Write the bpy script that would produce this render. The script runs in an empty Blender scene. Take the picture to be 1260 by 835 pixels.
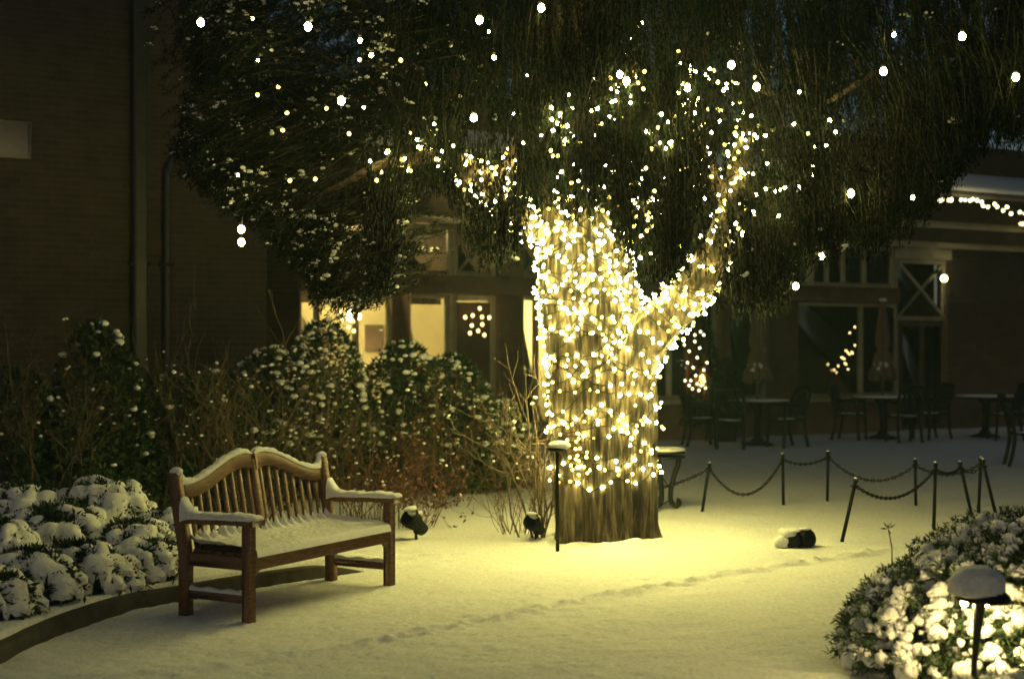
# A snowy courtyard at night: a bench, a great cedar wound in lights, a restaurant front.
import bpy, math, random
import numpy as np
R = math.radians
C = bpy.context.scene.collection
rng = np.random.default_rng(7)
random.seed(7)
FX, CX, HY, EYE = 1750.0, 630.0, 427.0, 1.6      # focal length and horizon of the photograph, eye height in metres

# ------------------------------------------------------------------ placing
def P(px, py, D):
    return np.array([(px-CX)/FX*D, D, EYE+(HY-py)/FX*D])
def G(px, py):
    D = FX*EYE/(py-HY)
    return np.array([(px-CX)/FX*D, D, 0.0])

# ------------------------------------------------------------------ mesh builder
class MB:
    def __init__(self): self.v = []; self.f = []; self.n = 0
    def add(self, V, F):
        V = np.asarray(V, float).reshape(-1, 3); F = np.asarray(F, int)
        self.v.append(V); self.f.append(F+self.n); self.n += len(V); return self
    def box(self, c, s, rot=None, taper=None):
        x, y, z = np.array(s)/2
        V = np.array([[-x,-y,-z],[x,-y,-z],[x,y,-z],[-x,y,-z],[-x,-y,z],[x,-y,z],[x,y,z],[-x,y,z]], float)
        if taper is not None: V[4:, :2] *= taper
        if rot is not None: V = V @ np.array(rot).T
        return self.add(V+np.array(c), [[0,3,2,1],[4,5,6,7],[0,1,5,4],[1,2,6,5],[2,3,7,6],[3,0,4,7]])
    def bbox(self, c, s, b=0.006, rot=None):
        """box with bevelled edges"""
        x, y, z = np.array(s)/2; b = min(b, x*.9, y*.9, z*.9)
        V = []; 
        for sx in (-1, 1):
            for sy in (-1, 1):
                for sz in (-1, 1):
                    V += [[sx*(x-b), sy*(y-b), sz*z], [sx*(x-b), sy*y, sz*(z-b)], [sx*x, sy*(y-b), sz*(z-b)]]
        V = np.array(V)
        def I(sx, sy, sz, k): return (((sx > 0)*2+(sy > 0))*2+(sz > 0))*3+k
        Q = []
        for s in (-1, 1):
            Q.append([I(-1,-1,s,0), I(1,-1,s,0), I(1,1,s,0), I(-1,1,s,0)][::s])
            Q.append([I(-1,s,-1,1), I(1,s,-1,1), I(1,s,1,1), I(-1,s,1,1)][::-s])
            Q.append([I(s,-1,-1,2), I(s,1,-1,2), I(s,1,1,2), I(s,-1,1,2)][::s])
        for a in (-1, 1):
            for c2 in (-1, 1):
                Q.append([I(-1,a,c2,0), I(1,a,c2,0), I(1,a,c2,1), I(-1,a,c2,1)])
                Q.append([I(a,-1,c2,0), I(a,1,c2,0), I(a,1,c2,2), I(a,-1,c2,2)])
                Q.append([I(a,c2,-1,1), I(a,c2,1,1), I(a,c2,1,2), I(a,c2,-1,2)])
        T = [[I(a,b2,c2,0), I(a,b2,c2,1), I(a,b2,c2,2)] for a in (-1,1) for b2 in (-1,1) for c2 in (-1,1)]
        if rot is not None: V = V @ np.array(rot).T
        V = V+np.array(c)
        n0 = self.n
        self.add(V, Q); self.v.append(np.zeros((0,3))); self.f.append(np.array(T)+n0)
        return self
    def tube(self, pts, rad, n=8, cap=True, closed=False):
        pts = np.asarray(pts, float); m = len(pts)
        rad = np.broadcast_to(np.asarray(rad, float), (m,))
        T = np.gradient(pts, axis=0)
        if closed: T = np.roll(pts, -1, 0)-np.roll(pts, 1, 0)
        T /= np.linalg.norm(T, axis=1)[:, None]+1e-9
        up = np.array([0,0,1.]) if abs(T[0,2]) < .9 else np.array([1.,0,0])
        A = np.cross(T[0], up); A /= np.linalg.norm(A)
        th = np.arange(n)/n*2*math.pi
        V = []
        for i in range(m):
            A = A-T[i]*np.dot(A, T[i]); A /= np.linalg.norm(A)+1e-9
            B = np.cross(T[i], A)
            V.append(pts[i]+rad[i]*(np.cos(th)[:,None]*A+np.sin(th)[:,None]*B))
        V = np.concatenate(V)
        i = np.arange(m if closed else m-1)[:,None]; j = np.arange(n)[None,:]; k = (j+1) % n; i2 = (i+1) % m
        F = np.stack([i*n+j, i*n+k, i2*n+k, i2*n+j], -1).reshape(-1, 4)
        n0 = self.n
        self.add(V, F)
        if cap and not closed:
            self.v.append(np.zeros((0,3))); self.f.append(np.array([np.arange(n)[::-1]])+n0)
            self.v.append(np.zeros((0,3))); self.f.append(np.array([np.arange(n)+(m-1)*n])+n0)
        return self
    def lathe(self, prof, c=(0,0,0), n=24, rot=None):
        prof = np.asarray(prof, float); m = len(prof); th = np.arange(n)/n*2*math.pi
        V = np.stack([prof[:,0,None]*np.cos(th), prof[:,0,None]*np.sin(th), prof[:,1,None]+0*th], -1).reshape(-1,3)
        if rot is not None: V = V @ np.array(rot).T
        i = np.arange(m-1)[:,None]; j = np.arange(n)[None,:]; k = (j+1) % n
        F = np.stack([i*n+j, i*n+k, (i+1)*n+k, (i+1)*n+j], -1).reshape(-1,4)
        n0 = self.n
        self.add(V+np.array(c), F)
        for s, o in ((-1, 0), (1, (m-1)*n)):
            if prof[0 if s < 0 else -1][0] > 1e-4:
                self.v.append(np.zeros((0,3))); self.f.append(np.array([np.arange(n)[::s]])+n0+o)
        return self
    def grid(self, V, nu, nv, flip=False):
        i = np.arange(nu-1)[:,None]; j = np.arange(nv-1)[None,:]
        F = np.stack([i*nv+j, (i+1)*nv+j, (i+1)*nv+j+1, i*nv+j+1], -1).reshape(-1,4)
        if flip: F = F[:, ::-1]
        return self.add(V, F)
    def prism(self, poly, axis, lo, hi, c=(0,0,0)):
        """a closed polygon in the plane across `axis`, given thickness"""
        poly = np.asarray(poly, float); n = len(poly); V = []
        for t in (lo, hi):
            q = np.insert(poly, axis, t, axis=1); V.append(q)
        V = np.concatenate(V)+np.array(c); n0 = self.n
        j = np.arange(n); k = (j+1) % n
        self.add(V, np.stack([j, k, k+n, j+n], -1))
        self.v.append(np.zeros((0,3))); self.f.append(np.array([j[::-1]])+n0)
        self.v.append(np.zeros((0,3))); self.f.append(np.array([j+n])+n0)
        return self
    def build(self, name, mat, parent=None, smooth=False):
        V = np.concatenate(self.v)
        me = bpy.data.meshes.new(name)
        me.vertices.add(len(V)); me.vertices.foreach_set('co', V.astype('f').ravel())
        loops = np.concatenate([f.ravel() for f in self.f]).astype('i')
        tot = np.concatenate([np.full(len(f), f.shape[1]) for f in self.f]).astype('i')
        st = np.concatenate([[0], np.cumsum(tot)[:-1]]).astype('i')
        me.loops.add(len(loops)); me.loops.foreach_set('vertex_index', loops)
        me.polygons.add(len(tot)); me.polygons.foreach_set('loop_start', st); me.polygons.foreach_set('loop_total', tot)
        me.update(calc_edges=True); me.validate()
        if smooth: me.polygons.foreach_set('use_smooth', np.ones(len(me.polygons), bool))
        if mat: me.materials.append(mat)
        o = bpy.data.objects.new(name, me); C.objects.link(o)
        if parent is not None: o.parent = parent
        return o

def tag(o, label=None, cat=None, group=None, kind=None):
    if label: o['label'] = label
    if cat: o['category'] = cat
    if group: o['group'] = group
    if kind: o['kind'] = kind
    return o
def empty(name, loc=(0,0,0), rz=0.0, **k):
    o = bpy.data.objects.new(name, None); C.objects.link(o)
    o.location = tuple(float(q) for q in loc); o.rotation_euler = (0,0,rz); o.empty_display_size = .1
    return tag(o, **k)
def copy_tree(o, parent=None):
    c = o.copy(); C.objects.link(c)
    if parent is not None: c.parent = parent
    for ch in list(o.children): copy_tree(ch, c)
    return c
def rotz(a): return np.array([[math.cos(a), -math.sin(a), 0],[math.sin(a), math.cos(a), 0],[0,0,1]])
def rotx(a): return np.array([[1,0,0],[0, math.cos(a), -math.sin(a)],[0, math.sin(a), math.cos(a)]])
def roty(a): return np.array([[math.cos(a),0,math.sin(a)],[0,1,0],[-math.sin(a),0,math.cos(a)]])
def smooth(a, b, x):
    t = np.clip((x-a)/(b-a), 0, 1); return t*t*(3-2*t)
def catmull(pts, k=8):
    pts = np.asarray(pts, float); q = np.vstack([2*pts[0]-pts[1], pts, 2*pts[-1]-pts[-2]]); out = []
    for i in range(1, len(q)-2):
        for t in np.arange(k)/k:
            a, b, c, d = q[i-1], q[i], q[i+1], q[i+2]
            out.append(.5*(2*b+(c-a)*t+(2*a-5*b+4*c-d)*t*t+(-a+3*b-3*c+d)*t**3))
    out.append(pts[-1]); return np.array(out)

# value noise in the plane
_tab = rng.random((256, 256))
def vnoise(x, y):
    xi = np.floor(x).astype(int); yi = np.floor(y).astype(int); fx = x-xi; fy = y-yi
    fx = fx*fx*(3-2*fx); fy = fy*fy*(3-2*fy)
    a = _tab[xi % 256, yi % 256]; b = _tab[(xi+1) % 256, yi % 256]; c = _tab[xi % 256, (yi+1) % 256]; d = _tab[(xi+1) % 256, (yi+1) % 256]
    return (a*(1-fx)+b*fx)*(1-fy)+(c*(1-fx)+d*fx)*fy-.5
def fbm(x, y, o=4):
    s = 0; a = 1
    for i in range(o): s = s+a*vnoise(x+17.3*i, y+9.1*i); x = x*2.03; y = y*2.03; a *= .5
    return s

# small unit blobs for snow clumps
def ico(sub):
    t = (1+5**.5)/2
    V = [np.array(p, float) for p in ((-1,t,0),(1,t,0),(-1,-t,0),(1,-t,0),(0,-1,t),(0,1,t),(0,-1,-t),(0,1,-t),(t,0,-1),(t,0,1),(-t,0,-1),(-t,0,1))]
    V = [v/np.linalg.norm(v) for v in V]
    F = [(0,11,5),(0,5,1),(0,1,7),(0,7,10),(0,10,11),(1,5,9),(5,11,4),(11,10,2),(10,7,6),(7,1,8),(3,9,4),(3,4,2),(3,2,6),(3,6,8),(3,8,9),(4,9,5),(2,4,11),(6,2,10),(8,6,7),(9,8,1)]
    for _ in range(sub):
        mid = {}; N = []
        def m(a, b):
            k = (min(a,b), max(a,b))
            if k not in mid:
                v = V[a]+V[b]; V.append(v/np.linalg.norm(v)); mid[k] = len(V)-1
            return mid[k]
        for a, b, c in F:
            x, y, z = m(a,b), m(b,c), m(c,a); N += [(a,x,z),(b,y,x),(c,z,y),(x,y,z)]
        F = N
    return np.array(V), np.array(F)
ICO = {k: ico(k) for k in (0, 1, 2, 3)}
def blobs(sub, n=8, amp=.35):
    V, F = ICO[sub]; out = []
    for _ in range(n):
        d = np.zeros(len(V))
        for f, a in ((1.7, 1), (3.1, .6), (5.5, .3)):
            for _ in range(3):
                k = rng.normal(size=3); k *= f/np.linalg.norm(k); d += a*np.sin(V@k+rng.random()*6.28)*.33
        out.append(V*(1+amp*d)[:,None])
    return out, F
BLOB = {1: blobs(1), 2: blobs(2, 10, .55), 3: blobs(3, 8, .3)}
def add_blobs(mb, pos, scale, sub=2):
    """pos (n,3), scale (n,3): lumpy snow clumps"""
    bl, F = BLOB[sub]
    for p, s in zip(pos, scale):
        a = rng.random()*6.28
        mb.add((bl[rng.integers(len(bl))]*s)@rotz(a).T+p, F)
def add_leaves(mb, Pb, d, L, W, up=None):
    """kite-shaped blades from base points Pb along d"""
    n = len(Pb); d = d/(np.linalg.norm(d, axis=1)[:,None]+1e-9)
    r = rng.normal(size=(n,3)) if up is None else up+rng.normal(size=(n,3))*.25
    s = np.cross(d, r); s /= np.linalg.norm(s, axis=1)[:,None]+1e-9
    L = np.broadcast_to(L, (n,))[:,None]; W = np.broadcast_to(W, (n,))[:,None]
    nrm = np.cross(s, d)
    V = np.stack([Pb, Pb+d*L*.5+s*W/2+nrm*W*.15, Pb+d*L, Pb+d*L*.5-s*W/2+nrm*W*.15], 1).reshape(-1,3)
    mb.add(V, np.arange(4*n).reshape(n,4))
def rdir(n):
    v = rng.normal(size=(n,3)); return v/np.linalg.norm(v, axis=1)[:,None]

# ------------------------------------------------------------------ materials
def mat(name):
    m = bpy.data.materials.new(name); m.use_nodes = True
    nt = m.node_tree; b = nt.nodes['Principled BSDF']; return m, nt, b
def ramp(nt, fac, stops):
    r = nt.nodes.new('ShaderNodeValToRGB'); nt.links.new(fac, r.inputs[0])
    e = r.color_ramp.elements
    while len(e) < len(stops): e.new(.5)
    for q, (p, c) in zip(e, stops): q.position = p; q.color = (*c, 1)
    return r.outputs[0]
def noise(nt, scale, detail=4, rough=.55, stretch=None, obj=True, dist=0):
    tc = nt.nodes.new('ShaderNodeTexCoord'); n = nt.nodes.new('ShaderNodeTexNoise')
    n.inputs['Scale'].default_value = scale; n.inputs['Detail'].default_value = detail; n.inputs['Roughness'].default_value = rough
    n.inputs['Distortion'].default_value = dist
    src = tc.outputs['Object']
    if stretch:
        mp = nt.nodes.new('ShaderNodeMapping'); mp.inputs['Scale'].default_value = stretch; nt.links.new(src, mp.inputs[0]); src = mp.outputs[0]
    nt.links.new(src, n.inputs['Vector']); return n.outputs['Fac']
def bump(nt, b, h, strength=.5, dist=.01):
    k = nt.nodes.new('ShaderNodeBump'); k.inputs['Strength'].default_value = strength; k.inputs['Distance'].default_value = dist
    nt.links.new(h, k.inputs['Height'])
    nt.links.new(k.outputs[0], b.inputs['Normal'])
def simple(name, stops, scale=8, rough=.6, stretch=None, bs=0, bd=.01, metal=0, detail=4, bscale=None, spec=.5):
    m, nt, b = mat(name)
    n = noise(nt, scale, detail, stretch=stretch)
    nt.links.new(ramp(nt, n, stops), b.inputs['Base Color'])
    b.inputs['Roughness'].default_value = rough; b.inputs['Metallic'].default_value = metal
    b.inputs['Specular IOR Level'].default_value = spec
    if bs: bump(nt, b, n if bscale is None else noise(nt, bscale, 3, stretch=stretch), bs, bd)
    return m
def emit(name, col, s):
    m = bpy.data.materials.new(name); m.use_nodes = True; nt = m.node_tree; nt.nodes.clear()
    e = nt.nodes.new('ShaderNodeEmission'); e.inputs[0].default_value = (*col, 1); e.inputs[1].default_value = s
    o = nt.nodes.new('ShaderNodeOutputMaterial'); nt.links.new(e.outputs[0], o.inputs[0]); return m
M = {}
def snow_mat(name, g1=60, g2=260, lo=.70, hi=.86):
    m, nt, b = mat(name)
    n1 = noise(nt, g1, 5, .65); n2 = noise(nt, g2, 2, .6)
    nt.links.new(ramp(nt, n1, [(.3, (lo, lo, lo)), (.62, (hi, hi, hi*1.0))]), b.inputs['Base Color'])
    b.inputs['Roughness'].default_value = .85; b.inputs['Specular IOR Level'].default_value = .2
    ad = nt.nodes.new('ShaderNodeMath'); ad.operation = 'ADD'; nt.links.new(n1, ad.inputs[0]); nt.links.new(n2, ad.inputs[1])
    bump(nt, b, ad.outputs[0], .7, .006); return m
M['snow'] = snow_mat('snow')
M['ground_snow'] = snow_mat('ground_snow', 42, 150, .62, .88)
M['wood'] = simple('teak', [(.3, (.062,.032,.019)), (.55, (.155,.078,.039)), (.8, (.26,.14,.070))], 9, .6, (1.2, 9, 9), .35, .003, detail=6)
M['bark'] = simple('bark', [(.36, (.018,.014,.010)), (.50, (.11,.085,.055)), (.70, (.27,.22,.15))], 11, .9, (3.0, 3.0, .42), 1.0, .04, detail=10)
nt = M['bark'].node_tree; b_ = nt.nodes['Principled BSDF']; src = b_.inputs['Base Color'].links[0].from_socket
fur = ramp(nt, noise(nt, 8, 5, .6, (3.2, 3.2, .13)), [(.38, (.14,.125,.11)), (.50, (.80,.77,.74)), (.7, (1.15,1.1,1.0))])  # shade of the furrows put into the bark colour
mx_ = nt.nodes.new('ShaderNodeMix'); mx_.data_type = 'RGBA'; mx_.blend_type = 'MULTIPLY'; mx_.inputs[0].default_value = 1
nt.links.new(src, mx_.inputs[6]); nt.links.new(fur, mx_.inputs[7]); nt.links.new(mx_.outputs[2], b_.inputs['Base Color'])
M['limb'] = simple('limb_bark', [(.35, (.04,.03,.02)), (.65, (.17,.12,.085))], 14, .9, None, .8, .02)
M['needle'] = simple('cedar_leaf', [(.35, (.003,.006,.004)), (.6, (.006,.014,.007)), (.78, (.022,.042,.012))], 3.5, .7, spec=.06)
M['laurel'] = simple('laurel_leaf', [(.3, (.018,.034,.014)), (.6, (.04,.07,.025)), (.8, (.07,.10,.035))], 5, .55, spec=.2)
M['darktwig'] = simple('dark_twig', [(.3, (.012,.009,.007)), (.7, (.035,.026,.018))], 12, .9)
M['rust'] = simple('rust_leaf', [(.3, (.06,.022,.012)), (.6, (.15,.055,.028)), (.8, (.26,.12,.06))], 6, .6)
M['twig'] = simple('twig', [(.3, (.055,.038,.024)), (.7, (.19,.135,.085))], 12, .8)
M['redtwig'] = simple('red_twig', [(.3, (.055,.026,.018)), (.7, (.15,.075,.045))], 12, .8)
M['iron'] = simple('black_iron', [(.3, (.005,.006,.006)), (.7, (.012,.013,.012))], 30, .6, spec=.15)
M['castiron'] = simple('dark_cast_metal', [(.3, (.006,.007,.007)), (.7, (.016,.018,.016))], 20, .5, spec=.3)
M['chain'] = simple('chain_metal', [(.3, (.008,.008,.008)), (.7, (.02,.02,.02))], 40, .6, spec=.2)
M['stone'] = simple('kerb_stone', [(.3, (.022,.020,.017)), (.7, (.065,.058,.048))], 9, .9, None, .6, .01)
M['soil'] = simple('soil', [(.3, (.03,.025,.02)), (.7, (.07,.055,.04))], 14, .95, None, .6, .02)
M['trim'] = simple('painted_trim', [(.3, (.30,.27,.20)), (.7, (.42,.39,.30))], 4, .6)
M['darktrim'] = simple('brown_trim', [(.3, (.085,.055,.04)), (.7, (.14,.095,.07))], 4, .7)
M['sill'] = simple('stone_sill', [(.3, (.48,.44,.34)), (.7, (.6,.55,.44))], 7, .8)
M['pipe'] = simple('downpipe', [(.3, (.016,.018,.017)), (.7, (.034,.036,.034))], 9, .5)
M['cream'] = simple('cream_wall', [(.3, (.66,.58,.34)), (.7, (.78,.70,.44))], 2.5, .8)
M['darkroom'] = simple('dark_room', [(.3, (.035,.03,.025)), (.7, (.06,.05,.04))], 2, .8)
M['panelsign'] = simple('pale_panel', [(.3, (.45,.44,.33)), (.7, (.55,.52,.41))], 6, .7)
M['curtain'] = simple('rust_curtain', [(.35, (.20,.07,.025)), (.65, (.60,.30,.13))], 5, .8, (1,1,.5))
M['canvas'] = simple('parasol_canvas', [(.3, (.10,.075,.055)), (.7, (.16,.12,.09))], 6, .9, (6,6,1), .5, .02)
M['terracotta'] = simple('pot_clay', [(.3, (.05,.035,.03)), (.7, (.10,.07,.055))], 8, .8)
M['shade'] = emit('lit_lamp_shade', (1.0, .78, .34), 3.0)
def brick(name, a, b2, mo, sc=1.0):
    m, nt, b = mat(name)
    tc = nt.nodes.new('ShaderNodeTexCoord'); mp = nt.nodes.new('ShaderNodeMapping'); mp.inputs['Rotation'].default_value = (R(90), 0, 0)
    nt.links.new(tc.outputs['Object'], mp.inputs[0])
    t = nt.nodes.new('ShaderNodeTexBrick'); nt.links.new(mp.outputs[0], t.inputs['Vector'])
    t.inputs['Color1'].default_value = (*a,1); t.inputs['Color2'].default_value = (*b2,1); t.inputs['Mortar'].default_value = (*mo,1)
    t.inputs['Scale'].default_value = sc; t.inputs['Brick Width'].default_value = .23; t.inputs['Row Height'].default_value = .076; t.inputs['Mortar Size'].default_value = .006
    n = noise(nt, 3, 6, .7)
    mx = nt.nodes.new('ShaderNodeMix'); mx.data_type = 'RGBA'; mx.blend_type = 'MULTIPLY'; mx.inputs[0].default_value = .8
    nt.links.new(t.outputs['Color'], mx.inputs[6]); nt.links.new(ramp(nt, n, [(.3,(.6,.6,.6)),(.7,(1.15,1.1,1.05))]), mx.inputs[7])
    nt.links.new(mx.outputs[2], b.inputs['Base Color']); b.inputs['Roughness'].default_value = .9
    inv = nt.nodes.new('ShaderNodeMath'); inv.operation = 'SUBTRACT'; inv.inputs[0].default_value = 1; nt.links.new(t.outputs['Fac'], inv.inputs[1])
    bump(nt, b, inv.outputs[0], .5, .006); return m
M['brick'] = brick('brown_brick', (.062,.046,.037), (.082,.060,.048), (.095,.082,.07))
M['brickbase'] = brick('base_brick', (.27,.165,.11), (.32,.20,.14), (.26,.20,.16))
M['brickdark'] = brick('pillar_brick', (.135,.085,.060), (.16,.10,.072), (.14,.105,.085))
def glass(name):
    m = bpy.data.materials.new(name); m.use_nodes = True; nt = m.node_tree; nt.nodes.clear()
    t = nt.nodes.new('ShaderNodeBsdfTransparent'); g = nt.nodes.new('ShaderNodeBsdfGlossy'); g.inputs['Roughness'].default_value = .02
    fr = nt.nodes.new('ShaderNodeFresnel'); fr.inputs[0].default_value = 1.5
    mx = nt.nodes.new('ShaderNodeMixShader'); o = nt.nodes.new('ShaderNodeOutputMaterial')
    nt.links.new(fr.outputs[0], mx.inputs[0]); nt.links.new(t.outputs[0], mx.inputs[1]); nt.links.new(g.outputs[0], mx.inputs[2]); nt.links.new(mx.outputs[0], o.inputs[0]); return m
M['glass'] = glass('window_glass')
WARM = (1.0, .88, .245)
M['bulb'] = emit('fairy_bulb', WARM, 150)
M['trunkbulb'] = emit('trunk_fairy_bulb', WARM, 88)
M['softbulb'] = emit('soft_fairy_bulb', (1.0, .74, .13), 7)
M['wall_bulb'] = emit('wall_bulb', (1.0, .82, .35), 8)
M['globe'] = emit('globe_bulb', (1.0, .84, .22), 75)
M['roomlamp'] = emit('room_lamp', (1.0, .80, .30), 170)
M['star'] = emit('star_bulb', (1.0, .68, .22), 3.6)
M['coolbulb'] = emit('pale_bulb', (1.0, .90, .45), 5)
M['pathbulb'] = emit('path_bulb', (1.0, .76, .28), 1150)
SKY, MOON, EXPO = 0.0105, 0.012, 0.75
# ------------------------------------------------------------------ ground
kerb_px = [(0,816),(54,789),(109,767),(163,750),(218,740),(321,722),(403,710),(470,701),(520,694)]
K = np.array([G(*p)[:2] for p in kerb_px])
K = np.vstack([[-2.85, 5.6], [-2.72, 6.5], K]); Kc = catmull(np.c_[K, np.zeros(len(K))], 10)[:, :2]
E = np.array([G(*p)[:2] for p in [(-60,835),(150,826),(330,807),(470,787),(600,762),(720,737),(860,710),(960,694),(1040,683)]])
E = np.vstack([E, [[4.6, 12.2], [9, 13.5]]]); Ec = catmull(np.c_[E, np.zeros(len(E))], 8)[:, :2]
def sdist(X, Y, line):
    """distance to a polyline, positive to its left; also the share along it"""
    best = np.full(X.shape, 1e9); side = np.zeros(X.shape); along = np.zeros(X.shape)
    for i in range(len(line)-1):
        a, b = line[i], line[i+1]; d = b-a; L2 = d@d
        t = np.clip(((X-a[0])*d[0]+(Y-a[1])*d[1])/L2, 0, 1)
        ex = X-a[0]-t*d[0]; ey = Y-a[1]-t*d[1]; q = np.hypot(ex, ey); s = np.sign(d[0]*ey-d[1]*ex)
        k = q < best; best[k] = q[k]; side[k] = s[k]; along[k] = ((i+t)/(len(line)-1))[k]
    return best*np.where(side == 0, 1, side), along
xs = np.concatenate([np.linspace(-60,-12,14), np.linspace(-10,-4,24), np.arange(-3.6,3.4,.022), np.linspace(3.5,8,60), np.linspace(9,60,18)])
ys = np.concatenate([np.linspace(-20,5,12), np.linspace(5.4,6.4,12), np.arange(6.45,13.6,.022), np.linspace(13.7,20,90), np.linspace(20.5,120,40)])
X, Y = np.meshgrid(xs, ys, indexing='ij')
def ground_z(X, Y):
    sk, ak = sdist(X, Y, Kc); se, ae = sdist(X, Y, Ec)
    fade = 1-smooth(.9, 1.0, ak)
    inside = (sk > 0)
    bed = (.115*smooth(.02, .085, sk)+.05*smooth(.2, 1.5, sk))*inside*(1-smooth(.86, 1.0, ak))*(1-smooth(-1.1, -.5, X))
    z = .022*fbm(X*.9, Y*.9, 4)+.010*fbm(X*5, Y*5, 4)+.0045*fbm(X*21, Y*21, 2)
    ragged = se+.06*fbm(X*2.2, Y*2.2, 3)+.035*fbm(X*11, Y*11, 2)
    z -= .016*(1-smooth(-.05, .05, ragged))                                   # the swept path lies lower
    lump = np.exp(-((ragged-.03)/.075)**2)
    z += lump*(.006+.036*np.clip(fbm(X*13, Y*13, 3), -.25, 1))*smooth(.1, .35, ae)
    z += lump*.05*np.clip(vnoise(X*14+3, Y*14)+.1, 0, 1)*smooth(.70, .78, ae)*(1-smooth(.83, .9, ae))
    path = 1-smooth(-.3, -.05, se)
    z += path*.007*fbm(X*1.2+Y*3.0, Y*9-X*3.5, 3)                              # scrape marks along the path
    tr_ = np.hypot(X-.79, Y-11.8); z += .07*np.exp(-((tr_-.5)/.22)**2)*np.clip(.35+fbm(X*4+1, Y*4, 3), 0, 1)
    # heel and toe prints beside the edge
    return z+bed
Z = ground_z(X, Y)
prints = []
for i in range(34):
    t = .30+.0215*i*.72; k = t*(len(Ec)-1); i0 = int(k); p = Ec[i0]+(Ec[min(i0+1, len(Ec)-1)]-Ec[i0])*(k-i0)
    prints.append((p[0]+rng.normal()*.03, p[1]+.03+rng.normal()*.03, .05+.06*rng.random(), .02+.012*rng.random(), .45+rng.normal()*.25, .013+.008*rng.random()))
for (px, py) in [(500,688),(520,683),(545,690),(470,683),(560,682),(700,700),(760,690),(505,697)]:
    q = G(px, py); prints.append((q[0], q[1], .08, .04, rng.random(), .014))
for _ in range(240):
    q = G(rng.uniform(200, 1000), rng.uniform(680, 830)); prints.append((q[0], q[1], rng.uniform(.02,.06), rng.uniform(.014,.03), rng.random()*3, rng.uniform(.004,.013)))
for x, y, a, b, r, d in prints:
    mx = (np.abs(xs-x) < .4); my = (np.abs(ys-y) < .4); ix = np.ix_(mx, my)
    dx = X[ix]-x; dy = Y[ix]-y; u = dx*math.cos(r)+dy*math.sin(r); v = -dx*math.sin(r)+dy*math.cos(r)
    q = (u/a)**2+(v/b)**2; Z[ix] += -d*np.exp(-q*1.2)+d*.35*np.exp(-(q-2.2)**2)
V = np.stack([X, Y, Z], -1).reshape(-1, 3)
tag(MB().grid(V, len(xs), len(ys)).build('snow_ground', M['ground_snow'], smooth=True), kind='structure')
def gz(x, y): return float(ground_z(np.array([[float(x)]]), np.array([[float(y)]]))[0,0])
def on(px, py):
    p = G(px, py); p[2] = gz(p[0], p[1]); return p
def ong(px, D):
    x = (px-CX)/FX*D; return np.array([x, D, gz(x, D)])

# kerb round the planting bed
sl = Kc[:int(len(Kc)*.97)]
d = np.gradient(sl, axis=0); d /= np.linalg.norm(d, axis=1)[:,None]; nl = np.c_[-d[:,1], d[:,0]]
prof = [(0,-.2),(0,.078),(.012,.09),(.13,.09),(.13,-.2)]
sink = .13*smooth(.80, .97, np.linspace(0, 1, len(sl)))
Vk = np.stack([np.c_[sl+nl*o, np.full(len(sl), z)-sink] for o, z in prof], 1).reshape(-1,3)
tag(MB().grid(Vk, len(sl), len(prof)).build('stone_kerb', M['stone']), kind='structure')

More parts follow.
